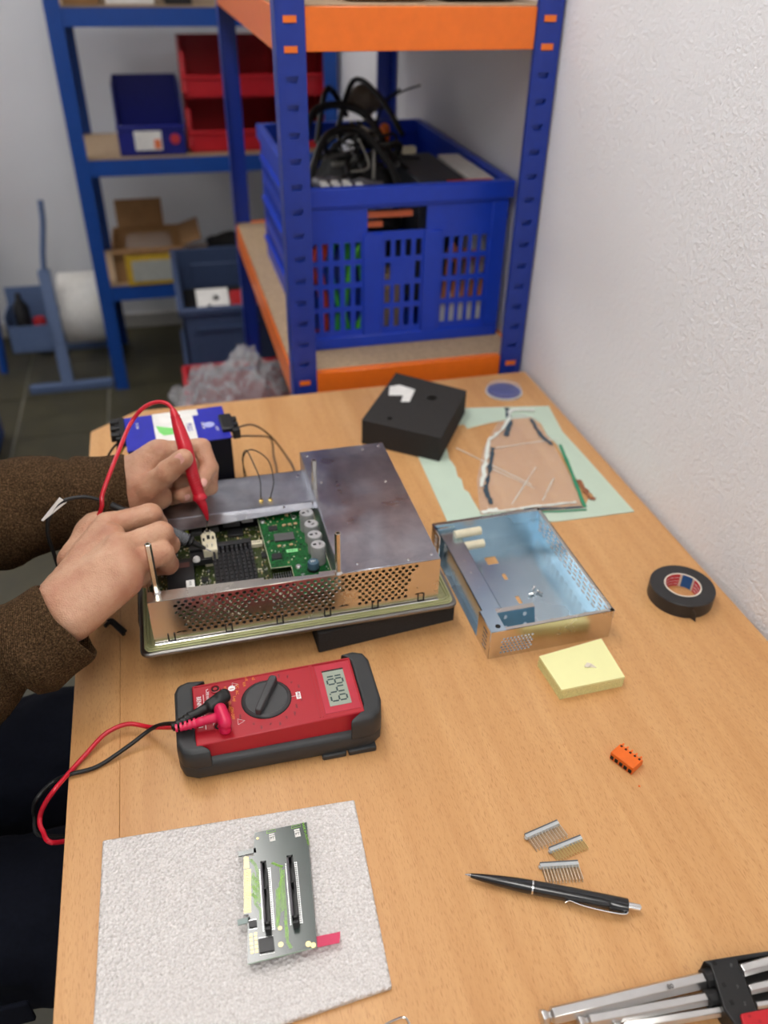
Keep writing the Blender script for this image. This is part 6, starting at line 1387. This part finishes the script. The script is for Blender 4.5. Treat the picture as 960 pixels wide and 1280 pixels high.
# jacket: trunk and both sleeves, one knitted surface
m = MB()
m.capsule(Vector((-.60, .62, -.16)), Vector((-.58, .62, .16)), .155, .165)
for y in (.50, .74): m.capsule(Vector((-.60, y, -.17)), Vector((-.58, y, .20)), .125, .120)
m.capsule(SR+Vn(-.03, .02, -.01), SL+Vn(-.03, -.02, -.01), .082, .082)
m.chain([(*(SR), .078), (*(ER), .062), (*ER.lerp(WC, .45), .054), (*ER.lerp(WC, .80), .0445)])
m.chain([(*(SL), .080), (*(EL+Vn(0, 0, .0)), .066), (*EL.lerp(LW, .5), .056), (*EL.lerp(LW, .80), .0475)])
m.capsule(Vector((-.57, .62, .33)), Vector((-.56, .62, .36)), .085, .080)
def jw(co):
    a = noise.fractal(co*Vector((14, 14, 14)).x, 1, 2, 4)*.004
    d1 = (co-ER).length; d2 = (co-EL).length
    f = math.sin(co.x*75+noise.noise(co*12)*4)*.0028
    return a+f+noise.noise(co*160)*.0010
jk = organic('jacket', m, KNIT, pe, .0048, 3, .5, jw, k=.03)
def cuff(c, ax, r0, r1, L_, wob, tilt=None):
    ax = ax.normalized(); T = Matrix.Translation(c) @ ax.to_track_quat('Z', 'Y').to_matrix().to_4x4()
    vs = []; fs = []; n_ = 56
    prof = [(r0-.010, .030), (r0-.006, .006), (r0-.0035, .0005), (r0-.001, -.0010), (r0+.001, .0010), (r0+.002, .010), (r0+.001, L_*.45), ((r0+r1)/2+.002, L_*.80), (r1+.0008, L_*.93), (r1-.0015, L_), (r1-.008, L_+.012)]
    for i, (rr, z) in enumerate(prof):
        for k in range(n_):
            a = 2*PI*k/n_; p = Vector((math.cos(a), math.sin(a), 0)); q = noise.noise(Vector((p.x*1.5, p.y*1.5, z*18+wob)))
            rr2 = rr*(1+.05*q)+.0008*noise.noise(Vector((p.x*20, p.y*20, z*300))); vs.append((p.x*rr2, p.y*rr2*.97, z+.003*noise.noise(Vector((p.x*2, p.y*2, wob)))))
    for i in range(len(prof)-1):
        for k in range(n_):
            k2 = (k+1) % n_; fs.append((i*n_+k, i*n_+k2, (i+1)*n_+k2, (i+1)*n_+k))
    o = obj('cuff', MB().add(vs, fs, T), KNIT, pe, smooth=True, angle=80)
    ss = o.modifiers.new('s', 'SUBSURF'); ss.levels = 1; ss.render_levels = 1
    return o
NC = Vector((-0.1432, 0.6485, 0.1040)); cuff(NC, ER-WC+Vn(0, -.02, 0), .0455, .0500, .050, 1.3)
FC = Vector((-0.0803, 0.8480, 0.1137)); cuff(FC, EL-LW+Vn(0, -.02, .03), .0455, .0520, .060, 5.1)
# trousers
m = MB()
for y in (.53, .75):
    m.capsule(Vector((-.60, y+(.03 if y < .6 else -.03), -.225)), Vector((-.12, y, -.200)), .100, .078)
    m.capsule(Vector((-.12, y, -.210)), Vector((-.16, y, -.64)), .072, .052)
m.capsule(Vector((-.60, .56, -.22)), Vector((-.60, .68, -.22)), .125, .125)
organic('trousers', m, NAVY, pe, .007, 5, .5, lambda co: noise.fractal(co*11, 1, 2, 4)*.010)
obj('pocket_flap', MB().box((-.30, .425, -.200), (-.22, .4305, -.165)), NAVY, pe, bevel=.002)
for y in (.53, .75):
    m = MB(); m.capsule(Vector((-.19, y, FZ+.05)), Vector((-.04, y, FZ+.035)), .042, .034)
    organic('shoe', m, BLKM, pe, .005, 2)
# stool
sl_ = thing('stool', 'round black work stool under the person at the left of the bench', 'stool', (-.58, .62, FZ))
obj('seat', MB().lathe([(.15, -.405), (.185, -.40), (.19, -.37), (.175, -.352), (.02, -.350)], 40, Matrix.Translation((-.58, .62, 0))), BLKM, sl_, smooth=True)
obj('column', MB().cyl((-.58, .62, FZ+.06), (-.58, .62, -.40), .022, 16), CHROME, sl_, smooth=True)
for k in range(5):
    a = 2*PI*k/5; obj('foot', MB().cyl((-.58, .62, FZ+.06), (-.58+.24*math.cos(a), .62+.24*math.sin(a), FZ+.02), .018, 10), BLKM, sl_, smooth=True)
